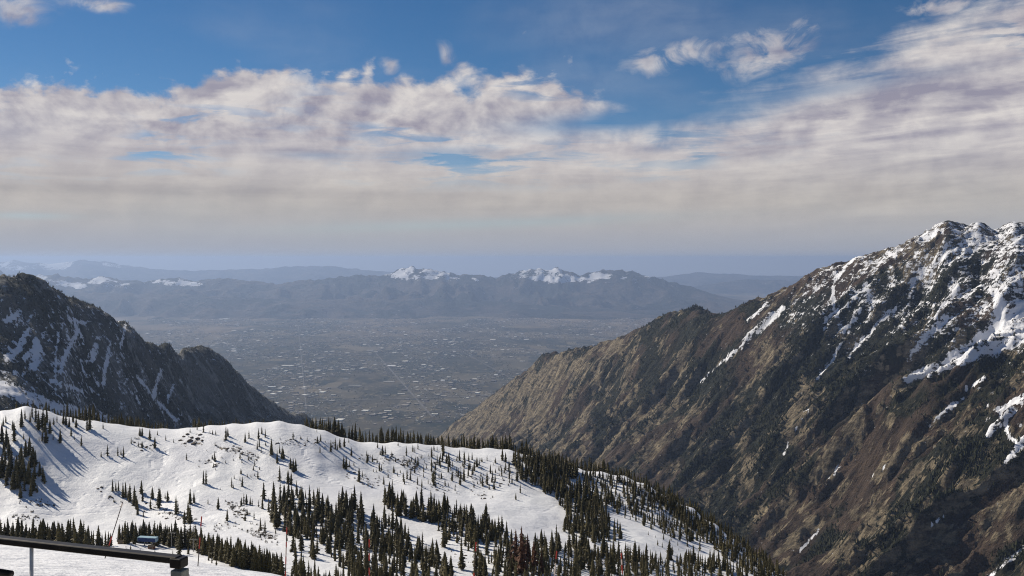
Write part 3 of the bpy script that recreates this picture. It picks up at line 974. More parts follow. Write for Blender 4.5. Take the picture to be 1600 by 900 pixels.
def snow_mid(PX, PY, X, Y, Z, r):
    w = 9 * fbm(X / 900, Y / 900, 4, 205)
    s = strokes(PX + w, PY + w * 0.5, [([(0, 436), (60, 438), (130, 446)], 9, 4), ([(140, 440), (210, 448)], 4, 4), ([(230, 441), (330, 445)], 4, 2), ([(610, 430), (720, 437)], 5, 3), ([(800, 432), (920, 438)], 6, 4), ([(925, 432), (1015, 436)], 6, 4), ([(622, 424), (640, 419), (660, 424), (700, 431)], 7, 5), ([(640, 425), (650, 436)], 4, 2), ([(735, 433), (745, 437)], 2.5, 2.5), ([(818, 427), (850, 420), (885, 428)], 6, 6), ([(870, 424), (905, 437)], 5, 3),
                                     ([(930, 428), (955, 434)], 4, 4), ([(975, 421), (995, 436)], 5, 3), ([(990, 424), (1005, 434)], 2, 2), ([(60, 432), (85, 440), (125, 444)], 6, 3), ([(150, 434), (200, 446)], 4, 3), ([(245, 440), (275, 444)], 5, 3), ([(280, 438), (300, 444)], 3, 3), ([(795, 432), (820, 430)], 3, 3)])
    return s * (0.44 + 1.3 * (0.5 - r) + 0.9 * fbm(X / 420, Y / 420, 3, 206))


def snow_far(PX, PY, X, Y, Z, r):
    return 0.9 * strokes(PX, PY, [([(-100, 412), (60, 416), (120, 413)], 9, 7), ([(160, 414), (230, 420)], 4, 3)]) * (0.45 + 1.3 * (0.5 - r) + 0.8 * fbm(X / 900, Y / 900, 3, 207))


def no_snow(PX, PY, X, Y, Z, r):
    return 0 * PX


far_range('mountain_range', [(-700, 430), (-300, 436), (-60, 428), (20, 430), (60, 428), (85, 427), (110, 432), (140, 436), (160, 431), (200, 438), (230, 440), (255, 436), (280, 434), (310, 438), (350, 434), (385, 438), (430, 443), (470, 438), (500, 437), (530, 432), (565, 430), (600, 429), (622, 421), (640, 416),
             (665, 419), (690, 423), (720, 430), (745, 428), (775, 433), (800, 427), (820, 422), (850, 420), (865, 417), (885, 421), (905, 428), (920, 426), (942, 421), (960, 424), (980, 421), (1000, 426), (1030, 434), (1060, 442), (1090, 451), (1120, 461), (1150, 468), (1200, 474), (1320, 478)],
          43000, 6800, 640, 100, 201, snow_mid, 1900)
far_range('mountain_range_distant', [(-900, 412), (-400, 404), (-100, 409), (0, 409), (20, 406), (60, 411), (100, 409), (130, 405), (165, 408), (200, 414), (250, 421), (300, 422), (350, 421), (420, 419), (480, 414), (530, 416), (580, 422), (640, 428), (720, 432), (900, 436), (1020, 434), (1050, 430), (1090, 425), (1130, 427), (1180, 430), (1240, 431), (1400, 426), (1700, 420), (2400, 412)],
          76000, 9000, 420, 60, 301, snow_far, 3600)
far_range('hills_far_shore', [(1040, 462), (1090, 447), (1130, 440), (1170, 436), (1220, 437), (1300, 440), (1500, 444)], 62000, 3000, 200, 40, 401, no_snow, 2400)
# rolling bench land at the foot of the range
far_range('foothills', [(-700, 470), (-200, 462), (0, 458), (150, 456), (300, 461), (420, 466), (520, 468), (640, 464), (760, 470), (860, 476), (980, 484), (1090, 489), (1250, 497)], 38200, 5200, 420, 90, 501, no_snow, 1500, 0.4)
m, nt, b = new_mat('lake_water', 0.25, 0.5)
nt.links.new(mixc(nt, noise(nt, geo_pos(nt), 0.0004, 3, 0.5), (0.10, 0.13, 0.15), (0.16, 0.19, 0.20)), b.inputs['Base Color'])
M['lake'] = m
lk = MB().poly([(14000, 55500, FLOOR + 4), (46000, 55500, FLOOR + 4), (60000, 66000, FLOOR + 4), (17000, 66000, FLOOR + 4)], [(0, 1, 2, 3)]).build('lake', M['lake'])
tag(lk, kind='structure')
rng = np.random.RandomState(11)
random.seed(5)


# ------------------------------------------------------------------ the city in the valley
def mat_city(name, cols, rough=0.8, per_object=False):
    m, nt, b = new_mat(name, rough, 0.2)
    if per_object:
        r = S(nt, nt.nodes.new('ShaderNodeObjectInfo').outputs['Random'])
    else:
        r = S(nt, nt.nodes.new('ShaderNodeNewGeometry').outputs['Random Per Island'])
    c = mixc(nt, r.smooth(0.0, 0.6), cols[0], cols[1])
    c = mixc(nt, r.smooth(0.80, 0.92), c, cols[2])
    nt.links.new(c, b.inputs['Base Color'])
    return m


GRID = math.atan2(3.35, 15.5)             # the streets' lean
cg, sg = math.cos(GRID), math.sin(GRID)


def to_grid(u, v):
    """street coordinates (across, along) to world"""
    return u * cg + v * sg - 4490 - 29100 * 0, -u * sg + v * cg


M['road'] = mat_plain('road', (0.12, 0.11, 0.10), 0.9, 0.2, 0.01)
p0, p1 = valley_pt(548, 508), valley_pt(676, 652)
ax = np.array(p1) - np.array(p0)
ax = ax / np.linalg.norm(ax)
nx = np.array([-ax[1], ax[0]])


def strip(a, b, w):
    a, b = np.array(a), np.array(b)
    t = (b - a) / np.linalg.norm(b - a)
    n = np.array([-t[1], t[0]]) * w / 2
    z = FLOOR + 4 + strip.k * 0.5
    strip.k += 1
    ob = MB().poly([(*(a + n), z), (*(a - n), z), (*(b - n), z), (*(b + n), z)], [(0, 1, 2, 3)]).build('road', M['road'])
    tag(ob, kind='structure')


strip.k = 0
strip(p0, p1, 30)
for off, w in ((-5200, 24), (-3100, 20), (-1600, 20), (1900, 22), (3600, 20), (5600, 24)):
    strip(np.array(p0) + nx * off, np.array(p0) + nx * off + ax * 17500, w)
for al in (1500, 4300, 6900, 9400, 11600, 13600, 15300, 16800):
    c = np.array(p0) + ax * al
    strip(c - nx * 7500, c + nx * 7500, 30)

# small houses and yard trees, far too many to count
hb = []
for i in range(54000):
    al, of = rng.uniform(-6000, 19000), rng.uniform(-10500, 10500)
    q = np.array(p0) + ax * (round(al / 62) * 62 + rng.uniform(-8, 8)) + nx * (round(of / 34) * 34 + rng.uniform(-5, 5))
    d = q[1]
    pxx = 800 + F * q[0] / d
    if not (230 < pxx < 1080) or d < 10400 or d > 35000:
        continue
    k = 1.0 if rng.rand() < 0.82 else rng.uniform(1.8, 5.5)
    hb.append((q[0], d, FLOOR, rng.uniform(10, 18) * k, rng.uniform(12, 26) * k, rng.uniform(4, 8) * k ** 0.4, -GRID))
hb = np.array(hb)
hb = hb[perlin(hb[:, 0] / 1500, hb[:, 1] / 2600, 99) > -0.12]
M['houses'] = mat_city('house_roofs', ((0.08, 0.07, 0.065), (0.30, 0.265, 0.22), (0.75, 0.72, 0.64)))
tag(link('suburb_houses', boxes_mesh('suburb_houses', hb), M['houses']), 'countless small houses spread over the valley floor', 'houses', kind='stuff')


def blob_trees(name, pts, mat, seg=4):
    """rows: x, y, z, height, radius -> one mesh of ragged low trees, far off"""
    P = np.array(pts, float)
    n = len(P)
    r = np.random.RandomState(3)
    ang = np.linspace(0, 2 * math.pi, seg, endpoint=False)
    jit = r.uniform(0.6, 1.35, (n, seg))
    a = ang[None] + r.uniform(0, 6.28, (n, 1))
    low = np.stack([P[:, None, 0] + np.cos(a) * P[:, None, 4] * jit, P[:, None, 1] + np.sin(a) * P[:, None, 4] * jit,
                    P[:, None, 2] + P[:, None, 3] * r.uniform(0.0, 0.18, (n, seg))], -1)
    apex = np.stack([P[:, 0] + P[:, 4] * r.uniform(-.2, .2, n), P[:, 1], P[:, 2] + P[:, 3]], -1)[:, None]
    V = np.concatenate([low, apex], 1)
    T = np.array([(i, (i + 1) % seg, seg) for i in range(seg)])
    T = (T[None] + (seg + 1) * np.arange(n)[:, None, None]).reshape(-1, 3)
    return link(name, np_mesh(name, V.reshape(-1, 3), T), mat)


yt = []
for i in range(22000):
    al, of = rng.uniform(-4000, 19000), rng.uniform(-9500, 9500)
    q = np.array(p0) + ax * al + nx * of
    pxx = 800 + F * q[0] / q[1]
    if not (230 < pxx < 1080) or q[1] < 10400:
        continue
    h = rng.uniform(8, 16)
    yt.append((q[0], q[1], FLOOR, h, h * rng.uniform(0.5, 1.1)))
yt = np.array(yt)
yt = yt[perlin(yt[:, 0] / 900 + 40, yt[:, 1] / 1600, 98) > -0.05]
M['yard'] = mat_city('yard_trees', ((0.018, 0.024, 0.014), (0.05, 0.052, 0.030), (0.085, 0.075, 0.04)))
tag(blob_trees('suburb_trees', yt, M['yard']), 'countless small trees among the houses of the valley', 'trees', kind='stuff')

ORD = ['zeroth', 'first', 'second', 'third', 'fourth', 'fifth', 'sixth', 'seventh', 'eighth', 'ninth', 'tenth', 'eleventh', 'twelfth', 'thirteenth', 'fourteenth', 'fifteenth', 'sixteenth', 'seventeenth', 'eighteenth', 'nineteenth']
TENS = {20: 'twent', 30: 'thirt', 40: 'fort', 50: 'fift', 60: 'sixt', 70: 'sevent', 80: 'eight', 90: 'ninet'}


def ordinal(n):
    if n < 20:
        return ORD[n]
    t = TENS[n // 10 * 10]
    return t + 'ieth' if n % 10 == 0 else t + 'y-' + ORD[n % 10]


# big pale warehouses one can pick out: photo column, row, width
WH = [(350, 498, 20), (366, 517, 10), (395, 515, 9), (508, 519, 11), (366, 548, 9), (570, 539, 7), (590, 539, 8), (578, 548, 12), (680, 531, 14), (696, 531, 8), (770, 531, 16), (822, 531, 14), (842, 540, 9), (785, 547, 8),
      (450, 572, 24), (633, 565, 11), (612, 572, 16), (760, 567, 7), (816, 565, 11), (425, 605, 15), (555, 603, 30), (608, 597, 20), (640, 590, 10), (661, 589, 9), (650, 597, 13), (701, 590, 12), (748, 590, 6), (775, 586, 9), (692, 595, 8),
      (482, 617, 9), (495, 618, 8), (521, 618, 11), (604, 617, 18), (627, 616, 14), (606, 643, 20), (609, 649, 9), (679, 648, 13), (470, 590, 9), (540, 592, 10)]
BANDS = [(0, 525, 'in the farthest band of the city'), (525, 556, 'in the second farthest band of the city'), (556, 582, 'in the middle band of the city'), (582, 611, 'in the band just nearer than the middle'),
         (611, 630, 'in the second nearest band of the city'), (630, 700, 'in the band nearest the snow ridge')]
M['wh_roof'] = mat_city('pale_metal_roof', ((0.40, 0.37, 0.31), (0.70, 0.66, 0.56), (0.80, 0.79, 0.75)), 0.5, True)
M['wh_wall'] = mat_plain('pale_warehouse_wall', (0.45, 0.43, 0.40), 0.8, 0.15, 0.02)
for lo, hi, phrase in BANDS:
    L = sorted(w for w in WH if lo <= w[1] < hi)
    for k, (px, py, w) in enumerate(L):
        x, d = valley_pt(px, py)
        W = w / F * d
        W *= rng.uniform(0.45, 0.85)
        Dp = rng.uniform(0.6, 1.3) * d * d / (-FLOOR * F)
        root = link('warehouse', None, loc=(x, d, FLOOR))
        root.rotation_euler.z = -GRID * 0.3
        MB().box((0, 0, 5.5), (W, Dp, 11)).build('wall', M['wh_wall'], root)
        MB().box((0, 0, 11.6), (W + 2, Dp + 2, 1.2)).poly([(-W / 2, -Dp / 2, 12.2), (W / 2, -Dp / 2, 12.2), (W / 2, Dp / 2, 12.2), (-W / 2, Dp / 2, 12.2), (-W / 2, 0, 15), (W / 2, 0, 15)],
                                                          [(0, 1, 5, 4), (2, 3, 4, 5), (0, 4, 3), (1, 2, 5)]).build('roof', M['wh_roof'], root)
        tag(root, f'pale roofed warehouse, {ordinal(k + 1)} from left, {phrase}', 'warehouse', 'large pale warehouses in the valley')


# ------------------------------------------------------------------ forest on the two mountain walls
def mountain_forest(name, G, n, weight, hmin, hmax, label, seed):
    r = np.random.RandomState(seed)
    w = weight(G)
    w[:4] = 0; w[-4:] = 0; w[:, :4] = 0; w[:, -4:] = 0
    p = (w / w.sum()).ravel()
    idx = r.choice(p.size, n, replace=True, p=p)
    X, Y, Z = G['X'].ravel()[idx], G['Y'].ravel()[idx], G['Z'].ravel()[idx]
    jx, jy = r.uniform(-4, 4, n), r.uniform(-4, 4, n)
    Z = Z + G['zx'].ravel()[idx] * jx + G['zy'].ravel()[idx] * jy - 0.6
    h = r.uniform(hmin, hmax, n) * r.uniform(0.6, 1.15, n)
    ob = blob_trees(name, np.stack([X + jx, Y + jy, Z, h, h * r.uniform(0.17, 0.30, n)], 1), M['far_needles'])
    return tag(ob, label, 'forest', kind='stuff')


def w_right(G):
    sn, rk, br = G['cov']
    n = fbm(G['X'] / 150, G['Y'] / 150, 4, 211)
    w = np.clip(0.72 - br, 0.03, 1) ** 1.4 * np.clip(0.9 - rk, 0.08, 1) * np.clip(0.65 - sn, 0.02, 1) * np.clip(0.42 + 2.2 * n, 0.05, 1.6)
    w *= (G['Y'] / 4000) ** 0.6
    w *= 0.12 + 0.88 * sstep(G['PY'], 400, 520)
    w *= (G['PX'] > 690) & (G['PX'] < 1800) & (G['PY'] < 940) & (G['Z'] > -1900)
    return w


def w_left(G):
    sn, rk, br = G['cov']
    n = fbm(G['X'] / 130, G['Y'] / 130, 4, 221)
    w = np.clip(0.95 - br, 0.1, 1) * np.clip(0.8 - sn, 0.03, 1) * np.clip(0.30 + 2.6 * n, 0.03, 1.8)
    w *= (G['Y'] / 3500) ** 0.8
    w *= (G['PX'] > -150) & (G['PX'] < 560) & (G['PY'] < 720) & (G['Z'] > -1900)
    return w


mountain_forest('conifer_forest', RM, 90000, w_right, 8, 16, 'dark conifers scattered over the sunny mountain wall at right', 7)
mountain_forest('conifer_forest', LM, 17000, w_left, 6, 11, 'dark conifers covering the shaded mountain wall at left', 8)


# ------------------------------------------------------------------ conifers on the snow
def conifer(seed, width=0.15, layers=14, sparse=0.0):
    """unit-height spruce: crown arrays (V, T)"""
    r = random.Random(seed)
    V, T = [], []
    # inner mass
    k = 6
    prof = [(0.07, 0.45), (0.35, 0.42), (0.7, 0.25), (0.97, 0.03)]
    base = 0
    for z, q in prof:
        for i in range(k):
            g = 2 * math.pi * i / k + r.uniform(-.2, .2)
            rr = width * q * r.uniform(0.7, 1.2) * (1 - sparse)
            V.append((rr * math.cos(g), rr * math.sin(g), z))
    for j in range(len(prof) - 1):
        for i in range(k):
            a, b = base + j * k + i, base + j * k + (i + 1) % k
            T += [(a, b, b + k), (a, b + k, a + k)]
    lean = r.uniform(-.01, .01)
    for l in range(layers):
        t = (l + r.uniform(-.3, .3)) / layers
        z = 0.07 + 0.90 * t
        R = width * (1 - t) ** 0.85 * r.uniform(0.72, 1.18) + 0.012
        if t < 0.12:
            R *= 0.75
        nb = max(4, int(round(9 - 4 * t)))
        g0 = r.uniform(0, 6.28)
        for i in range(nb):
            if r.random() < 0.10 + sparse * 0.5:
                continue
            g = g0 + 2 * math.pi * i / nb + r.uniform(-.25, .25)
            rr = R * r.uniform(0.65, 1.2)
            c, s_ = math.cos(g), math.sin(g)
            w = rr * 0.40
            drop = rr * r.uniform(0.25, 0.6)
            n = len(V)
            m = rr * 0.55
            V += [(lean * z, 0, z + 0.030), (c * m - s_ * w, s_ * m + c * w, z - drop * 0.45), (c * rr, s_ * rr, z - drop * 0.75), (c * m + s_ * w, s_ * m - c * w, z - drop * 0.45), (c * m, s_ * m, z + 0.012)]
            T += [(n, n + 1, n + 4), (n + 1, n + 2, n + 4), (n + 2, n + 3, n + 4), (n + 3, n, n + 4)]
    n = len(V)
    V += [(0.006, 0, 0.93), (-0.003, 0.005, 0.93), (-0.003, -0.005, 0.93), (0, 0, 1.0)]
    T += [(n, n + 1, n + 3), (n + 1, n + 2, n + 3), (n + 2, n, n + 3)]
    return np.array(V), np.array(T)


KINDS = [conifer(i, w, 14, sp_) for i, (w, sp_) in enumerate(((0.19, 0), (0.155, 0), (0.215, 0), (0.175, 0.2), (0.14, 0), (0.20, 0.1), (0.235, 0), (0.16, 0.35)))]
LIGHT = [conifer(20 + i, w, 10, sp_) for i, (w, sp_) in enumerate(((0.18, 0.0), (0.15, 0.2), (0.21, 0.0), (0.17, 0.3), (0.135, 0.0), (0.20, 0.15)))]
CROWN = []
for v, t in KINDS:
    me = np_mesh('crown', v, t)
    me.materials.append(M['needles'])
    CROWN.append(me)
DEADK = [conifer(50 + i, 0.19, 13, 0.35) for i in range(3)]
DEAD = []
for v, t in DEADK:
    me = np_mesh('crown', v, t)
    me.materials.append(M['dead_needles'])
    DEAD.append(me)
tm = MB().tube((0, 0, -0.06), (0, 0, 0.5), 0.014, 0.008, 6).tube((0, 0, 0.5), (0, 0, 0.97), 0.008, 0.002, 6)
TRUNK = bpy.data.meshes.new('trunk')
TRUNK.from_pydata(tm.v, [], tm.f)
TRUNK.materials.append(M['bark'])

# cluster name -> phrase that finds it
PH = {
    'knoll': 'on the snowy knoll at upper left',
    'left': 'in the dense grove at the left picture edge',
    'bowl': 'scattered along the upper rim of the snow bowl',
    'outcrop': 'around the rock outcrop below the snow crest',
    'shelf': 'in the grove standing above the blue lift canopy',
    'railrow': 'in the dark row just above the deck rail',
    'liftrow': 'in the dark row right behind the blue lift canopy',
    'front': 'growing in front of the lift canopy by the rail',
    'spur': 'on the snow spur left of centre',
    'open': 'on the open snow below the central crest',
    'main': 'in the large central forest below the snowfield',
    'band': 'in the forest band under the central snowfield',
    'lower': 'in the forest at the bottom picture edge',
    'dark': 'in the dense dark strip right of the snowfield',
    'slope': 'on the wooded snow slope at right',
    'edge': 'along the right-hand edge of the snow ridge',
    'crest': 'in the row of treetops behind the snow crest',
}
T_ = []          # (cluster, px, base py, height px)


def add(c, L):
    for px, py, h in L:
        T_.append((c, px, py, h))


add('knoll', [(33.5, 667, 29), (39, 655, 16), (50, 652, 20), (56, 660, 28), (60, 672, 32), (66, 668, 34), (70, 676, 30), (73, 662, 30), (78, 678, 24), (72, 692, 22), (66, 690, 18), (84, 664, 12), (89, 660, 12), (94, 693, 24), (83, 688, 12),
              (99, 663, 22), (103, 664, 20), (114, 660, 24), (124, 656, 20), (132, 658, 16), (111, 681, 16), (140, 671, 28), (136, 672, 20), (116, 688, 9), (127, 697, 17), (61, 690, 7), (37, 687, 10), (47, 660, 18), (108, 668, 18), (119, 668, 15)])
add('left', [(5, 665, 14), (9, 660, 12), (3, 690, 30), (10, 700, 34), (15, 720, 38), (22, 690, 32), (20, 672, 16), (8, 730, 34), (3, 745, 36), (14, 748, 40), (25, 752, 42), (30, 740, 40), (36, 752, 40), (28, 765, 36), (40, 715, 28), (46, 712, 30),
             (50, 730, 34), (55, 728, 26), (44, 755, 36), (52, 768, 34), (38, 768, 30), (48, 775, 28), (62, 745, 24), (67, 752, 26), (70, 757, 18), (32, 778, 20), (58, 770, 14), (18, 735, 36), (6, 712, 30), (33, 728, 32), (10, 760, 30), (20, 765, 30), (54, 750, 28), (-6, 700, 34), (-8, 740, 38)])
add('bowl', [(158, 714, 10), (168, 713, 19), (184, 712, 16), (193, 715, 18), (189, 711, 10), (161, 670, 10), (218.6, 681, 14), (222, 681, 15), (234, 687, 17), (246, 680, 8), (259, 688, 10), (271, 692, 7), (242, 701, 19), (205, 694, 11), (222, 700, 12), (216, 698, 9),
             (291.5, 719, 12), (335, 720, 16), (337, 722, 10), (318, 757, 23), (322, 757, 25), (362, 762, 17), (366, 748, 7), (378.5, 760, 17)])
add('outcrop', [(297, 676, 8), (318, 676, 16), (308, 672, 10), (328, 678, 6), (332, 679, 8), (337, 680, 8), (353, 688, 22), (356, 682, 14), (350, 690, 8), (383, 691, 16), (389, 685, 13), (375, 718, 14), (383, 712, 8), (388, 720, 9), (336, 697, 8)])
add('shelf', [(176, 768, 20), (181, 768, 16), (185, 768, 17), (192, 777, 24), (196, 778, 26), (203, 784, 30), (200, 782, 20), (210, 790, 32), (215, 804, 26), (213, 795, 22), (221, 772, 22), (223, 783, 20), (238, 780, 20), (235, 796, 18), (248, 795, 36), (250, 784, 22),
              (262, 784, 18), (258, 780, 10), (275, 804, 30), (278, 800, 20), (294, 816, 36), (297, 818, 30), (297, 788, 26), (303, 786, 18), (288, 818, 22), (341, 796, 20), (355, 814, 20), (325, 788, 10), (178, 785, 8), (224, 808, 12)])
for px in np.arange(1, 140, 3.4):
    T_.append(('railrow', px + rng.uniform(-1.5, 1.5), 866 + rng.uniform(-6, 6), rng.uniform(46, 60)))
for px in np.arange(142, 176, 4.4):
    T_.append(('railrow', px + rng.uniform(-1.5, 1.5), 855 + rng.uniform(-3, 3), rng.uniform(17, 34)))
for px in np.arange(188, 440, 3.3):
    b = np.interp(px, [188, 260, 300, 350, 400, 440], [847, 850, 860, 878, 890, 902])
    tp = np.interp(px, [188, 230, 290, 340, 390, 440], [818, 815, 821, 836, 848, 862])
    T_.append(('liftrow', px + rng.uniform(-2, 2), b + rng.uniform(-3, 4), b - tp + rng.uniform(-9, 8)))
    if rng.rand() < 0.55:
        T_.append(('liftrow', px + rng.uniform(-2, 2), b - rng.uniform(4, 9), b - tp - rng.uniform(4, 13)))
add('front', [(204, 865, 15), (213, 868, 8), (219, 866, 10), (242, 866, 8), (270, 867, 10), (280, 868, 38), (294, 866, 14), (331, 880, 14), (338, 884, 12), (326, 876, 9)])
add('spur', [(404, 686, 18), (405, 698, 16), (409, 678, 12), (414.5, 683, 14), (415, 697, 8), (402, 702, 14), (408, 708, 10), (424, 712, 27), (425, 708, 18), (437, 708, 14), (441, 716, 20), (443, 718, 16), (433, 724, 22), (458, 738, 22), (454, 733, 18), (462, 736, 20),
             (437, 752, 25), (450, 756, 22), (455, 757, 20), (458, 687, 13), (495, 676, 6), (496, 693, 12), (501, 690, 12), (500, 708, 12), (517, 706, 20), (524, 702, 19), (531, 700, 16), (538, 698, 16), (527, 703, 10), (549, 712, 14), (545, 692, 8), (480, 690, 8), (470, 686, 6)])
add('open', [(537, 732, 20), (541, 734, 22), (546, 730, 12), (553, 728, 8), (572.5, 713, 9), (561, 753, 24), (566, 746, 12), (575, 760, 8), (590, 700, 10), (594, 711, 8), (596, 736, 11), (588, 738, 6), (602, 710, 14), (622, 697, 7), (645, 706, 12), (648, 707, 10), (653, 702, 12), (678, 704, 10),
             (683, 704, 8), (692, 705, 24), (693, 712, 20), (636, 726, 11), (643, 722, 10), (649, 724, 11), (653, 728, 14), (658, 716, 8), (642, 740, 11), (662, 738, 12), (683, 726, 18), (687, 727, 14), (692, 718, 12), (698, 724, 16), (702, 729, 18), (707, 729, 10), (675, 744, 12), (680, 750, 14),
             (678, 759, 24), (686, 747, 10), (690, 748, 10), (716, 746, 16), (720, 748, 14), (725, 752, 24), (719, 758, 16), (718, 720, 18), (723, 728, 10), (726, 726, 20), (733, 734, 14), (738, 742, 14), (741, 736, 16), (753, 722, 8), (761, 720, 9), (774, 724, 10), (785, 720, 20), (790, 722, 16),
             (795, 736, 18), (784, 744, 14), (796, 748, 20), (790, 735, 14), (754, 759, 15), (761, 757, 22), (769, 753, 10), (621, 744, 8), (632, 757, 9), (618, 722, 8), (669, 756, 10), (808, 752, 18), (813, 770, 16), (806, 781, 12)])
add('main', [(381, 788, 19), (385, 788, 17), (377, 790, 14), (391, 789, 14), (394, 790, 12), (412, 780, 28), (410, 795, 22), (404, 792, 12), (420, 800, 24), (427, 815, 45), (432, 826, 50), (428, 800, 50), (436, 822, 34), (407, 828, 20), (414, 830, 20), (397, 812, 14), (386, 805, 12), (383, 814, 16),
             (457, 862, 34), (461, 868, 30), (470, 860, 36), (486, 870, 30), (660, 868, 32), (675, 885, 38), (693, 855, 32), (697, 850, 24), (722, 890, 38), (660, 850, 20)])


def inside(px, py, poly):
    r = False
    j = len(poly) - 1
    for i in range(len(poly)):
        (xi, yi), (xj, yj) = poly[i], poly[j]
        if (yi > py) != (yj > py) and px < (xj - xi) * (py - yi) / (yj - yi) + xi:
            r = not r
        j = i
    return r


def scatter(c, poly, n, sx, sy, h0, h1):
    """trees at random within a patch of the photo, kept apart"""
    xs, ys = [p[0] for p in poly], [p[1] for p in poly]
    got = []
    for _ in range(n * 30):
        if len(got) >= n:
            break
        px, py = rng.uniform(min(xs), max(xs)), rng.uniform(min(ys), max(ys))
        if not inside(px, py, poly):
            continue
        if any(((px - a) / sx) ** 2 + ((py - b_) / sy) ** 2 < 1 for a, b_ in got):
            continue
        got.append((px, py))
        T_.append((c, px, py, rng.uniform(h0, h1) * rng.uniform(0.45, 1.12)))


scatter('main', [(434, 768), (470, 775), (520, 790), (560, 800), (600, 815), (640, 838), (625, 870), (560, 862), (500, 850), (445, 838)], 200, 3.1, 3.1, 26, 42)
scatter('main', [(500, 850), (620, 845), (690, 880), (720, 915), (560, 915), (520, 880)], 160, 3.0, 3.0, 26, 42)
scatter('main', [(430, 800), (520, 850), (540, 880), (460, 880), (430, 850)], 14, 7, 7, 18, 32)
scatter('band', [(594, 782), (640, 790), (700, 800), (760, 822), (800, 845), (800, 862), (740, 850), (690, 822), (620, 806)], 140, 2.8, 2.6, 24, 40)
scatter('band', [(680, 825), (760, 850), (790, 880), (740, 870), (700, 850)], 20, 6, 6, 20, 34)
scatter('lower', [(740, 880), (800, 860), (870, 850), (960, 860), (1010, 880), (1010, 915), (740, 920)], 240, 3.1, 3.4, 26, 42)
scatter('lower', [(450, 896), (560, 905), (560, 925), (450, 915)], 34, 3.5, 4, 26, 42)
scatter('dark', [(800, 722), (830, 738), (880, 752), (915, 765), (945, 800), (975, 845), (930, 850), (880, 835), (885, 800), (840, 765), (806, 745)], 260, 2.5, 2.5, 20, 34)
scatter('dark', [(800, 712), (850, 722), (905, 738), (900, 750), (840, 740)], 130, 2.2, 2.1, 16, 26)
scatter('slope', [(905, 742), (960, 748), (1010, 765), (1060, 800), (1110, 850), (1060, 845), (1010, 825), (965, 805), (930, 790)], 290, 2.7, 2.7, 11, 24)
scatter('open', [(560, 712), (640, 708), (720, 715), (800, 728), (806, 765), (700, 768), (600, 758)], 110, 3.4, 3.4, 6, 17)
scatter('bowl', [(300, 700), (400, 715), (420, 770), (340, 770)], 22, 5, 5, 5, 13)
scatter('slope', [(1000, 830), (1060, 845), (1100, 862), (1040, 868)], 14, 7, 6, 9, 18)
scatter('edge', [(1005, 762), (1050, 782), (1100, 815), (1150, 848), (1200, 880), (1230, 905), (1180, 905), (1130, 870), (1080, 828), (1040, 800)], 290, 2.3, 2.3, 14, 25)
scatter('edge', [(990, 872), (1060, 872), (1130, 880), (1200, 896), (1200, 915), (990, 915)], 170, 3.1, 3.1, 18, 30)

# treetops just behind the crest line
CR = []
for px in np.concatenate([np.arange(-10, 60, 9), np.arange(62, 150, 5.5), np.arange(146, 262, 2.6), np.arange(300, 352, 3.2), np.arange(358, 430, 5), np.arange(478, 800, 2.5), np.arange(800, 1000, 2.6), np.arange(1000, 1210, 3)]):
    a, d, py = crest_at(px)
    hh = np.interp(px, [0, 60, 150, 200, 262, 300, 350, 430, 478, 500, 560, 700, 800, 900, 1000, 1200], [8, 16, 22, 18, 12, 15, 9, 6, 12, 20, 24, 20, 22, 20, 17, 18])
    cl = 0.95 + 0.7 * float(perlin(np.array(px / 17.0), np.array(3.3), 17))
    CR.append((px + rng.uniform(-2, 2), d, hh * cl * rng.uniform(0.55, 1.15)))

trees = []
for c, px, py, h in T_:
    x, y, z = ground_hit(px, py)
    trees.append([c, px, py, h, x, y, z, h / F * y])
for px, d, h in CR:
    dd = d * rng.uniform(1.012, 1.035)
    x = (px - 800) / F * dd
    z = float(ground(x, dd))
    crest_py = crest_at(px)[2]
    top = crest_py - h
    H = -(top - HY) / F * dd - z          # reaches h pixels above the crest
    H = min(max(H, 5), 24)
    trees.append(['crest', px, crest_py, h, x, dd, z, H])

trees.sort(key=lambda t: -t[3] if t[2] < 905 else -t[3] * 0.4)
named, rest = trees[:290], trees[290:]
order = {}
for c in PH:
    L = sorted((t for t in named if t[0] == c), key=lambda t: t[1])
    for k, t in enumerate(L):
        order[id(t)] = k + 1
for t in named:
    c, px, py, h, x, y, z, H = t
    root = link('conifer_tree', None, loc=(x, y, z - 0.15))
    k = rng.randint(len(CROWN))
    root.scale = (H * rng.uniform(0.9, 1.25), H * rng.uniform(0.9, 1.25), H)
    root.rotation_euler = (rng.uniform(-.05, .05), rng.uniform(-.05, .05), rng.uniform(0, 6.28))
    link('crown', CROWN[k], parent=root)
    link('trunk', TRUNK, parent=root)
    tag(root, f'large dark conifer, {ordinal(order[id(t)])} from left, {PH[c]}', 'tree', 'large conifers on the snow ridge')

# the remaining, smaller ones
VV, TT, n0 = [], [], 0
for t in rest:
    c, px, py, h, x, y, z, H = t
    v, f = LIGHT[rng.randint(len(LIGHT))]
    g = rng.uniform(0, 6.28)
    w = H * rng.uniform(0.9, 1.3)
    cx, sx = math.cos(g) * w, math.sin(g) * w
    q = np.stack([v[:, 0] * cx - v[:, 1] * sx + x, v[:, 0] * sx + v[:, 1] * cx + y, v[:, 2] * H * 1.02 + z - 0.25], 1)
    VV.append(q)
    TT.append(f + n0)
    n0 += len(q)
me = np_mesh('conifer_stand', np.concatenate(VV), np.concatenate(TT))
tag(link('conifer_stand', me, M['needles_mass']), 'smaller dark conifers filling the woods of the snow ridge', 'trees', kind='stuff')

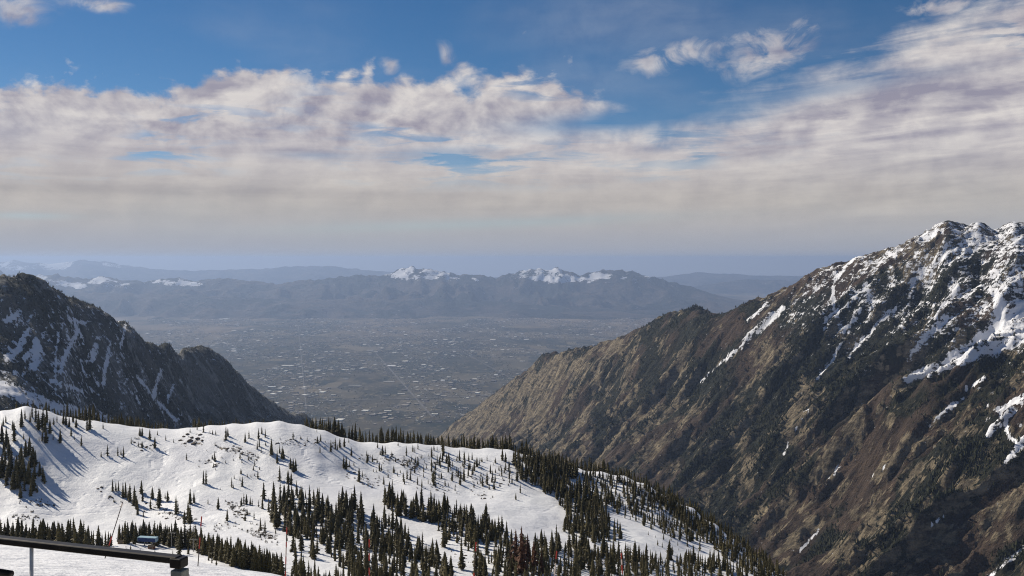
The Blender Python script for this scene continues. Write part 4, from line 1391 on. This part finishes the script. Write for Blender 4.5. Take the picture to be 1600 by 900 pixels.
# dead rust-coloured trees at bottom centre
for k, (px, py, h) in enumerate([(797, 900, 44), (806, 884, 60), (815, 898, 78), (824, 884, 52), (834, 892, 50), (846, 897, 38)]):
    x, y, z = ground_hit(px, py)
    H = h / F * y
    root = link('dead_conifer_tree', None, loc=(x, y, z - 0.15))
    root.scale = (H * 1.05, H * 1.05, H)
    root.rotation_euler.z = rng.uniform(0, 6.28)
    link('crown', DEAD[k % 3], parent=root)
    link('trunk', TRUNK, parent=root)
    nm = ['short rust-brown dead conifer, leftmost of the dead trees at bottom centre', 'rust-brown dead conifer just left of the tallest dead one at bottom centre', 'tallest rust-brown dead conifer at bottom centre', 'rust-brown dead conifer just right of the tallest dead one',
          'rust-brown dead conifer, second from right of the dead trees', 'short rust-brown dead conifer, rightmost of the dead trees'][k]
    tag(root, nm, 'tree', 'dead conifers at bottom centre')


# ------------------------------------------------------------------ stones and brush on the snow
def rock_mesh(seed):
    r = random.Random(seed)
    V, T = [], []
    k, rings = 8, [(-0.3, 0.8), (0.0, 1.0), (0.35, 0.85), (0.62, 0.45)]
    for z, q in rings:
        for i in range(k):
            g = 2 * math.pi * i / k
            rr = q * r.uniform(0.72, 1.2)
            V.append((rr * math.cos(g), rr * math.sin(g), z + r.uniform(-.1, .1)))
    V.append((r.uniform(-.2, .2), r.uniform(-.2, .2), 0.8))
    for j in range(len(rings) - 1):
        for i in range(k):
            a, b = j * k + i, j * k + (i + 1) % k
            T += [(a, b, b + k), (a, b + k, a + k)]
    n = (len(rings) - 1) * k
    for i in range(k):
        T.append((n + i, n + (i + 1) % k, len(V) - 1))
    return np.array(V), np.array(T)


RK = [rock_mesh(i) for i in range(5)]
BOULD = sorted([(287, 683, 5), (293, 679, 6), (297, 690, 9), (303, 694, 8), (300, 684, 6), (309, 686, 7), (313, 680, 6), (289, 693, 5), (316, 689, 5)])
for k, (px, py, w) in enumerate(BOULD):
    x, y, z = ground_hit(px, py)
    v, t = RK[k % 5]
    me = np_mesh('boulder', v, t)
    ob = link('boulder', me, M['stone'], loc=(x, y, z))
    s_ = w / F * y * 0.5
    ob.scale = (s_ * 1.25, s_, s_ * 0.85)
    ob.rotation_euler.z = rng.uniform(0, 6)
    tag(ob, f'bare brown boulder, {ordinal(k + 1)} from the left in the outcrop below the snow crest', 'boulder', 'boulders of the outcrop')

SCR = [([(285, 690), (318, 690)], 12), ([(606, 716), (655, 732)], 34), ([(345, 700), (405, 714)], 26), ([(320, 722), (345, 728)], 10), ([(355, 786), (385, 805)], 34), ([(235, 795), (305, 815)], 30), ([(18, 815), (55, 806)], 16), ([(40, 782), (78, 790)], 14), ([(395, 830), (430, 845)], 34),
       ([(955, 748), (1060, 770)], 40), ([(1010, 770), (1100, 815)], 50), ([(640, 760), (770, 775)], 22), ([(540, 740), (600, 760)], 18), ([(430, 690), (520, 695)], 26), ([(700, 735), (790, 760)], 26), ([(330, 820), (420, 830)], 18), ([(205, 690), (250, 705)], 12), ([(700, 860), (760, 880)], 10),
       ([(560, 715), (680, 725)], 24), ([(150, 760), (190, 790)], 8), ([(860, 760), (960, 790)], 30)]
rv, rt, rn = [], [], 0
bv, bt, bn = [], [], 0
for pts, n in SCR:
    n = int(n * 1.7)
    (x0, y0), (x1, y1) = pts
    for i in range(n):
        u = rng.rand()
        px, py = x0 + (x1 - x0) * u + rng.normal(0, 6), y0 + (y1 - y0) * u + rng.normal(0, 4)
        if py < crest_at(px)[2] + 2:
            continue
        x, y, z = ground_hit(px, py)
        if rng.rand() < 0.4:
            v, t = RK[rng.randint(5)]
            s_ = rng.uniform(0.35, 1.1)
            rv.append(v * np.array([s_ * 1.3, s_, s_ * 0.8]) + (x, y, z)); rt.append(t + rn); rn += len(v)
        else:
            # a tuft of bare stems and needles poking through
            for q in range(7):
                g, l = rng.uniform(0, 6.28), rng.uniform(0.5, 1.9)
                o_ = rng.normal(0, 0.45, 2)
                bx, by = x + o_[0], y + o_[1]
                dx, dy = math.cos(g) * 0.22, math.sin(g) * 0.22
                tx, ty = bx + rng.normal(0, .3), by + rng.normal(0, .3)
                bv.append([(bx - dx, by - dy, z - .1), (bx + dx, by + dy, z - .1), (tx, ty, z + l)]); bt.append((bn, bn + 1, bn + 2)); bn += 3
tag(link('scattered_rocks', np_mesh('scattered_rocks', np.concatenate(rv), np.concatenate(rt)), M['stone']), 'small brown stones poking through the snow', 'stones', kind='stuff')
tag(link('low_brush', np_mesh('low_brush', np.array(bv).reshape(-1, 3), np.array(bt)), M['twigs']), 'tufts of dark brush poking through the snow', 'brush', kind='stuff')


# ------------------------------------------------------------------ chairlift station
M['blue'] = mat_plain('blue_painted_metal', (0.015, 0.045, 0.15), 0.4, 0.15, 1.0)
M['pale_blue'] = mat_plain('pale_blue_trim', (0.35, 0.50, 0.58), 0.5, 0.1, 1.0)
M['steel'] = mat_plain('galvanised_steel', (0.30, 0.29, 0.27), 0.5, 0.15, 2.0, 0.6)
M['brown_wood'] = mat_plain('brown_wood', (0.14, 0.06, 0.03), 0.8, 0.3, 2.0)
M['dark_glass'] = mat_plain('dark_glass', (0.02, 0.022, 0.025), 0.1, 0.1, 1.0, 0, 0.6)
M['tan_wood'] = mat_plain('tan_wood', (0.22, 0.15, 0.09), 0.8, 0.3, 2.0)
x, y, z = ground_hit(231, 853)
root = link('chairlift_station', None, loc=(x, y, z))
root.rotation_euler.z = math.radians(-10)
cn = MB()
cn.poly([(-6, -1.9, 3.0), (6, -1.9, 3.0), (6, 1.9, 3.0), (-6, 1.9, 3.0), (-6, -1.7, 5.4), (6, -1.7, 5.4), (6, 1.7, 5.4), (-6, 1.7, 5.4)],
        [(3, 2, 1, 0), (4, 5, 6, 7), (0, 1, 5, 4), (1, 2, 6, 5), (2, 3, 7, 6), (3, 0, 4, 7)])
bevel(cn.build('canopy', M['blue'], root), 0.15)
MB().box((0, 0, 5.56), (12.3, 3.7, 0.28)).build('roof_trim', M['pale_blue'], root)
for sx in (-1, 1):
    MB().box((sx * 6.08, 0, 4.2), (0.14, 3.5, 2.3)).build('end_panel', M['pale_blue'], root)
for sx in (-2.2, 3.2):
    MB().tube((sx, 0, -0.5), (sx, 0, 3.0), 0.35, 0.35, 12).build('post', M['steel'], root)
MB().tube((4.6, 0, 2.55), (4.6, 0, 2.8), 1.6, 1.6, 20).build('bull_wheel', M['steel'], root)
tag(root, 'blue chairlift station canopy on posts in the snow above the deck rail', 'lift station')


def hut(px, py, W, D, H, wall, label):
    x, y, z = ground_hit(px, py)
    r = link('wooden_hut', None, loc=(x, y, z))
    r.rotation_euler.z = math.radians(-8)
    MB().box((0, 0, H / 2 - 0.2), (W, D, H + 0.4)).build('wall', wall, r)
    MB().poly([(-W * .58, -D * .62, H), (W * .58, -D * .62, H), (W * .58, D * .62, H + .05), (-W * .58, D * .62, H + .05), (-W * .58, 0, H + W * .28), (W * .58, 0, H + W * .28)],
              [(0, 1, 5, 4), (2, 3, 4, 5), (0, 4, 3), (1, 2, 5), (3, 2, 1, 0)]).build('roof', M['bark'], r)
    w_ = MB().box((0, -D / 2 - .03, H * .62), (W * .5, .06, H * .34)).build('window', M['dark_glass'], r)
    MB().box((W * .36, -D / 2 - .03, H * .40), (W * .18, .06, H * .8)).build('door', M['tan_wood'], r)
    tag(r, label, 'hut', 'small huts at the lift station')


hut(237, 858, 3.6, 2.6, 1.7, M['brown_wood'], 'small red-brown lift hut right in front of the blue canopy')
hut(190, 850, 3.8, 2.8, 1.6, M['tan_wood'], 'low tan hut standing left of the blue canopy by the trees')


def lift_tower(px, py, h, label):
    x, y, z = ground_hit(px, py)
    H = h / F * y
    r = link('lift_tower', None, loc=(x, y, z))
    MB().tube((0, 0, -.5), (0, 0, H), 0.28, 0.2, 10).build('mast', M['steel'], r)
    MB().box((0, 0, H - 0.3), (4.2, .3, .3)).build('crossarm', M['steel'], r)
    for sx in (-2, 2):
        MB().box((sx, 0, H - 0.6), (.25, 2.4, .3)).build('sheave_train', M['steel'], r)
    tag(r, label, 'lift tower', 'steel lift towers')


lift_tower(268, 856, 24, 'thin grey steel lift tower right of the blue canopy')
lift_tower(302, 862, 20, 'thin grey steel lift tower nearest the right end of the deck rail')


# ------------------------------------------------------------------ skiers
def skier_mesh():
    J = [(0, 0, .95), (0, .03, 1.2), (0, .06, 1.42), (0, .08, 1.52), (0, .09, 1.66), (.19, .05, 1.38), (.30, .16, 1.12), (.30, .36, 1.02), (-.19, .05, 1.38), (-.30, .16, 1.12), (-.30, .36, 1.02),
         (.11, .02, .90), (.13, .12, .50), (.13, .0, .08), (.13, .14, .05), (-.11, .02, .90), (-.13, .12, .50), (-.13, .0, .08), (-.13, .14, .05)]
    Ed = [(0, 1), (1, 2), (2, 3), (3, 4), (2, 5), (5, 6), (6, 7), (2, 8), (8, 9), (9, 10), (0, 11), (11, 12), (12, 13), (13, 14), (0, 15), (15, 16), (16, 17), (17, 18)]
    rad = [.17, .17, .16, .07, .13, .08, .065, .05, .08, .065, .05, .12, .085, .07, .06, .12, .085, .07, .06]
    me = bpy.data.meshes.new('skier')
    me.from_pydata(J, Ed, [])
    ob = link('skier', me)
    ob.modifiers.new('skin', 'SKIN')
    for i, q in enumerate(rad):
        me.skin_vertices[0].data[i].radius = (q, q)
    me.skin_vertices[0].data[0].use_root = True
    ob.modifiers.new('sub', 'SUBSURF').render_levels = 1
    dg = bpy.context.evaluated_depsgraph_get()
    m2 = bpy.data.meshes.new_from_object(ob.evaluated_get(dg))
    bpy.data.objects.remove(ob)
    return m2


SK = skier_mesh()
skis = MB().box((.13, .05, .01), (.1, 1.7, .03)).box((-.13, .05, .01), (.1, 1.7, .03))
for k, (px, py, colr, label) in enumerate([(167, 857, (0.03, 0.03, 0.04), 'skier in dark clothes on the snow beside the tilted marker pole'), (178, 857, (0.05, 0.05, 0.09), 'skier in dark blue on the snow just left of the tan hut'),
                                         (197, 857, (0.16, 0.03, 0.03), 'skier in dark red on the snow below the tan hut'), (212, 853, (0.03, 0.03, 0.03), 'skier in black beside the left end of the blue canopy')]):
    x, y, z = ground_hit(px, py)
    me = SK.copy()
    me.materials.clear()
    me.materials.append(mat_plain('ski_clothes', colr, 0.8, 0.2, 4))
    ob = link('person', me, loc=(x, y, z))
    ob.rotation_euler.z = rng.uniform(0, 6)
    tag(ob, label, 'person', 'skiers by the lift station')
    skis.build('skis', M['dark_glass'], ob)


# ------------------------------------------------------------------ marker poles on the near shoulder
M['pole_dark'] = mat_plain('weathered_bamboo', (0.05, 0.035, 0.025), 0.7, 0.3, 8)
M['pole_red'] = mat_plain('red_tape', (0.36, 0.035, 0.022), 0.6, 0.15, 8)
M['pole_pale'] = mat_plain('pale_band', (0.60, 0.50, 0.42), 0.6, 0.1, 8)


def marker_pole(top, bot, d, bands, label, r=0.0125):
    (x1, y1), (x0, y0) = top, bot
    t = np.array([(x1 - 800) / F * d, d, -(y1 - HY) / F * d])
    b = np.array([(x0 - 800) / F * d, d, -(y0 - HY) / F * d])
    u = (t - b) / np.linalg.norm(t - b)
    g = float(ground(b[0], d))
    foot = b + u * (g - 0.15 - b[2]) / u[2]
    root = link('marker_pole', None, loc=foot)
    MB().tube((0, 0, 0), t - foot, r, r * 0.8, 10).build('shaft', M['pole_dark'], root, smooth=False)
    for ya, yb, mt in bands:
        pa = b + (t - b) * (y0 - ya) / (y0 - y1) - foot
        pb = b + (t - b) * (y0 - yb) / (y0 - y1) - foot
        MB().tube(pa, pb, r * 1.22, r * 1.18, 10).build('band', M[mt], root)
    tag(root, label, 'marker pole', 'red banded marker poles')


marker_pole((192, 784), (168, 860), 24, [(838, 852, 'pole_red'), (786, 792, 'pole_pale')], 'tilted dark marker pole with a red band leaning right above the deck rail', 0.012)
marker_pole((315, 807), (309.5, 881), 24, [(807, 822, 'pole_red'), (840, 857, 'pole_red')], 'red banded marker pole just right of the end of the deck rail', 0.012)
marker_pole((449, 790), (446, 900), 24, [(824, 834, 'pole_red'), (847, 855, 'pole_red'), (856, 868, 'pole_pale'), (870, 881, 'pole_red'), (892, 902, 'pole_red')], 'tall thin marker pole with red and pale bands at the end of the near snow', 0.012)
marker_pole((577, 838), (577, 905), 24, [(842, 855, 'pole_red'), (864, 876, 'pole_red'), (887, 899, 'pole_red')], 'marker pole with three red bands before the large central forest')
marker_pole((744, 846), (740, 905), 24, [(847, 861, 'pole_red'), (895, 902, 'pole_red')], 'marker pole with a red top left of the dead trees')
marker_pole((870, 860), (866, 905), 24, [(861, 873, 'pole_red'), (880, 900, 'pole_pale')], 'short marker pole with red top and pale shaft right of the dead trees')
marker_pole((970.5, 863), (973, 905), 24, [(864, 873, 'pole_red'), (874, 882, 'pole_pale'), (883, 896, 'pole_red')], 'rightmost short marker pole banded red and white')

# ------------------------------------------------------------------ deck rail by the camera
M['rail'] = mat_plain('dark_brown_rail', (0.022, 0.016, 0.011), 0.45, 0.4, 20, 0.2)
M['rail_post'] = mat_plain('weathered_post', (0.30, 0.30, 0.24), 0.6, 0.3, 25, 0.2)
M['baluster'] = mat_plain('grey_baluster', (0.78, 0.74, 0.66), 0.5, 0.12, 30, 0.0)
TOPZ = -0.775
PR = np.array([(281 - 800) / F * 2.6, 2.6, TOPZ])
dl = 0.775 * F / (838 - HY)
PLft = np.array([(0 - 800) / F * dl, dl, TOPZ])
dirv = (PLft - PR) / np.linalg.norm(PLft - PR)
ang = math.atan2(dirv[1], dirv[0])
gz = float(ground(PR[0], PR[1]))
root = link('deck_railing', None, loc=(PR[0], PR[1], gz))
root.rotation_euler.z = ang                        # local +X runs left along the rail
hz = TOPZ - gz
bevel(MB().box((0.95, 0, hz - 0.0095), (1.9, 0.030, 0.019)).build('top_rail', M['rail'], root), 0.005, 3)
bevel(MB().box((0.003, 0, hz - 0.016), (0.035, 0.035, 0.026)).build('corner_cap', M['rail'], root), 0.004, 3)
bevel(MB().box((0, 0, (hz - 0.034) / 2 - 0.1), (0.034, 0.034, hz - 0.034 + 0.2)).build('post', M['rail_post'], root), 0.003)
bevel(MB().box((1.75, 0, (hz - 0.022) / 2 - 0.1), (0.034, 0.034, hz - 0.022 + 0.2)).build('post', M['rail_post'], root), 0.003)
lb = float(np.linalg.norm(PLft - PR)) * (1 - 62 / 283.0) + 0.02
MB().tube((lb, 0, -0.1), (lb, 0, hz - 0.02), 0.0052, 0.0052, 12).build('baluster', M['baluster'], root, smooth=True)
MB().tube((lb + 0.55, 0, -0.1), (lb + 0.55, 0, hz - 0.02), 0.0052, 0.0052, 12).build('baluster', M['baluster'], root, smooth=True)
mr = MB().tube((lb + 0.07, 0.0, hz - 0.102), (1.75, 0, hz - 0.070), 0.010, 0.010, 12).build('mid_rail', M['rail'], root, smooth=True)
for bx in (-0.012, 0.012):
    MB().tube((bx, -0.0195, hz - 0.055), (bx, -0.0165, hz - 0.055), 0.004, 0.004, 8).build('bolt', M['baluster'], root)
tag(root, 'dark brown metal deck railing with corner post at lower left', 'railing')


# ------------------------------------------------------------------ the hazy air
def haze_box():
    m = bpy.data.materials.new('haze')
    m.use_nodes = True
    nt = m.node_tree
    nt.nodes.clear()
    o = nt.nodes.new('ShaderNodeOutputMaterial')
    v = nt.nodes.new('ShaderNodeVolumePrincipled')
    v.inputs['Color'].default_value = (0.51, 0.675, 1.0, 1)
    v.inputs['Density'].default_value = 2.0e-5
    v.inputs['Anisotropy'].default_value = 0.3
    nt.links.new(v.outputs[0], o.inputs['Volume'])
    zt = max(120.0, float(RM['Z'].max()) + 30)
    ob = MB().box((0, 34500, (zt - 2068) / 2), (302000, 109500, zt + 2068)).build('haze', m)
    tag(ob, kind='stuff')


haze_box()
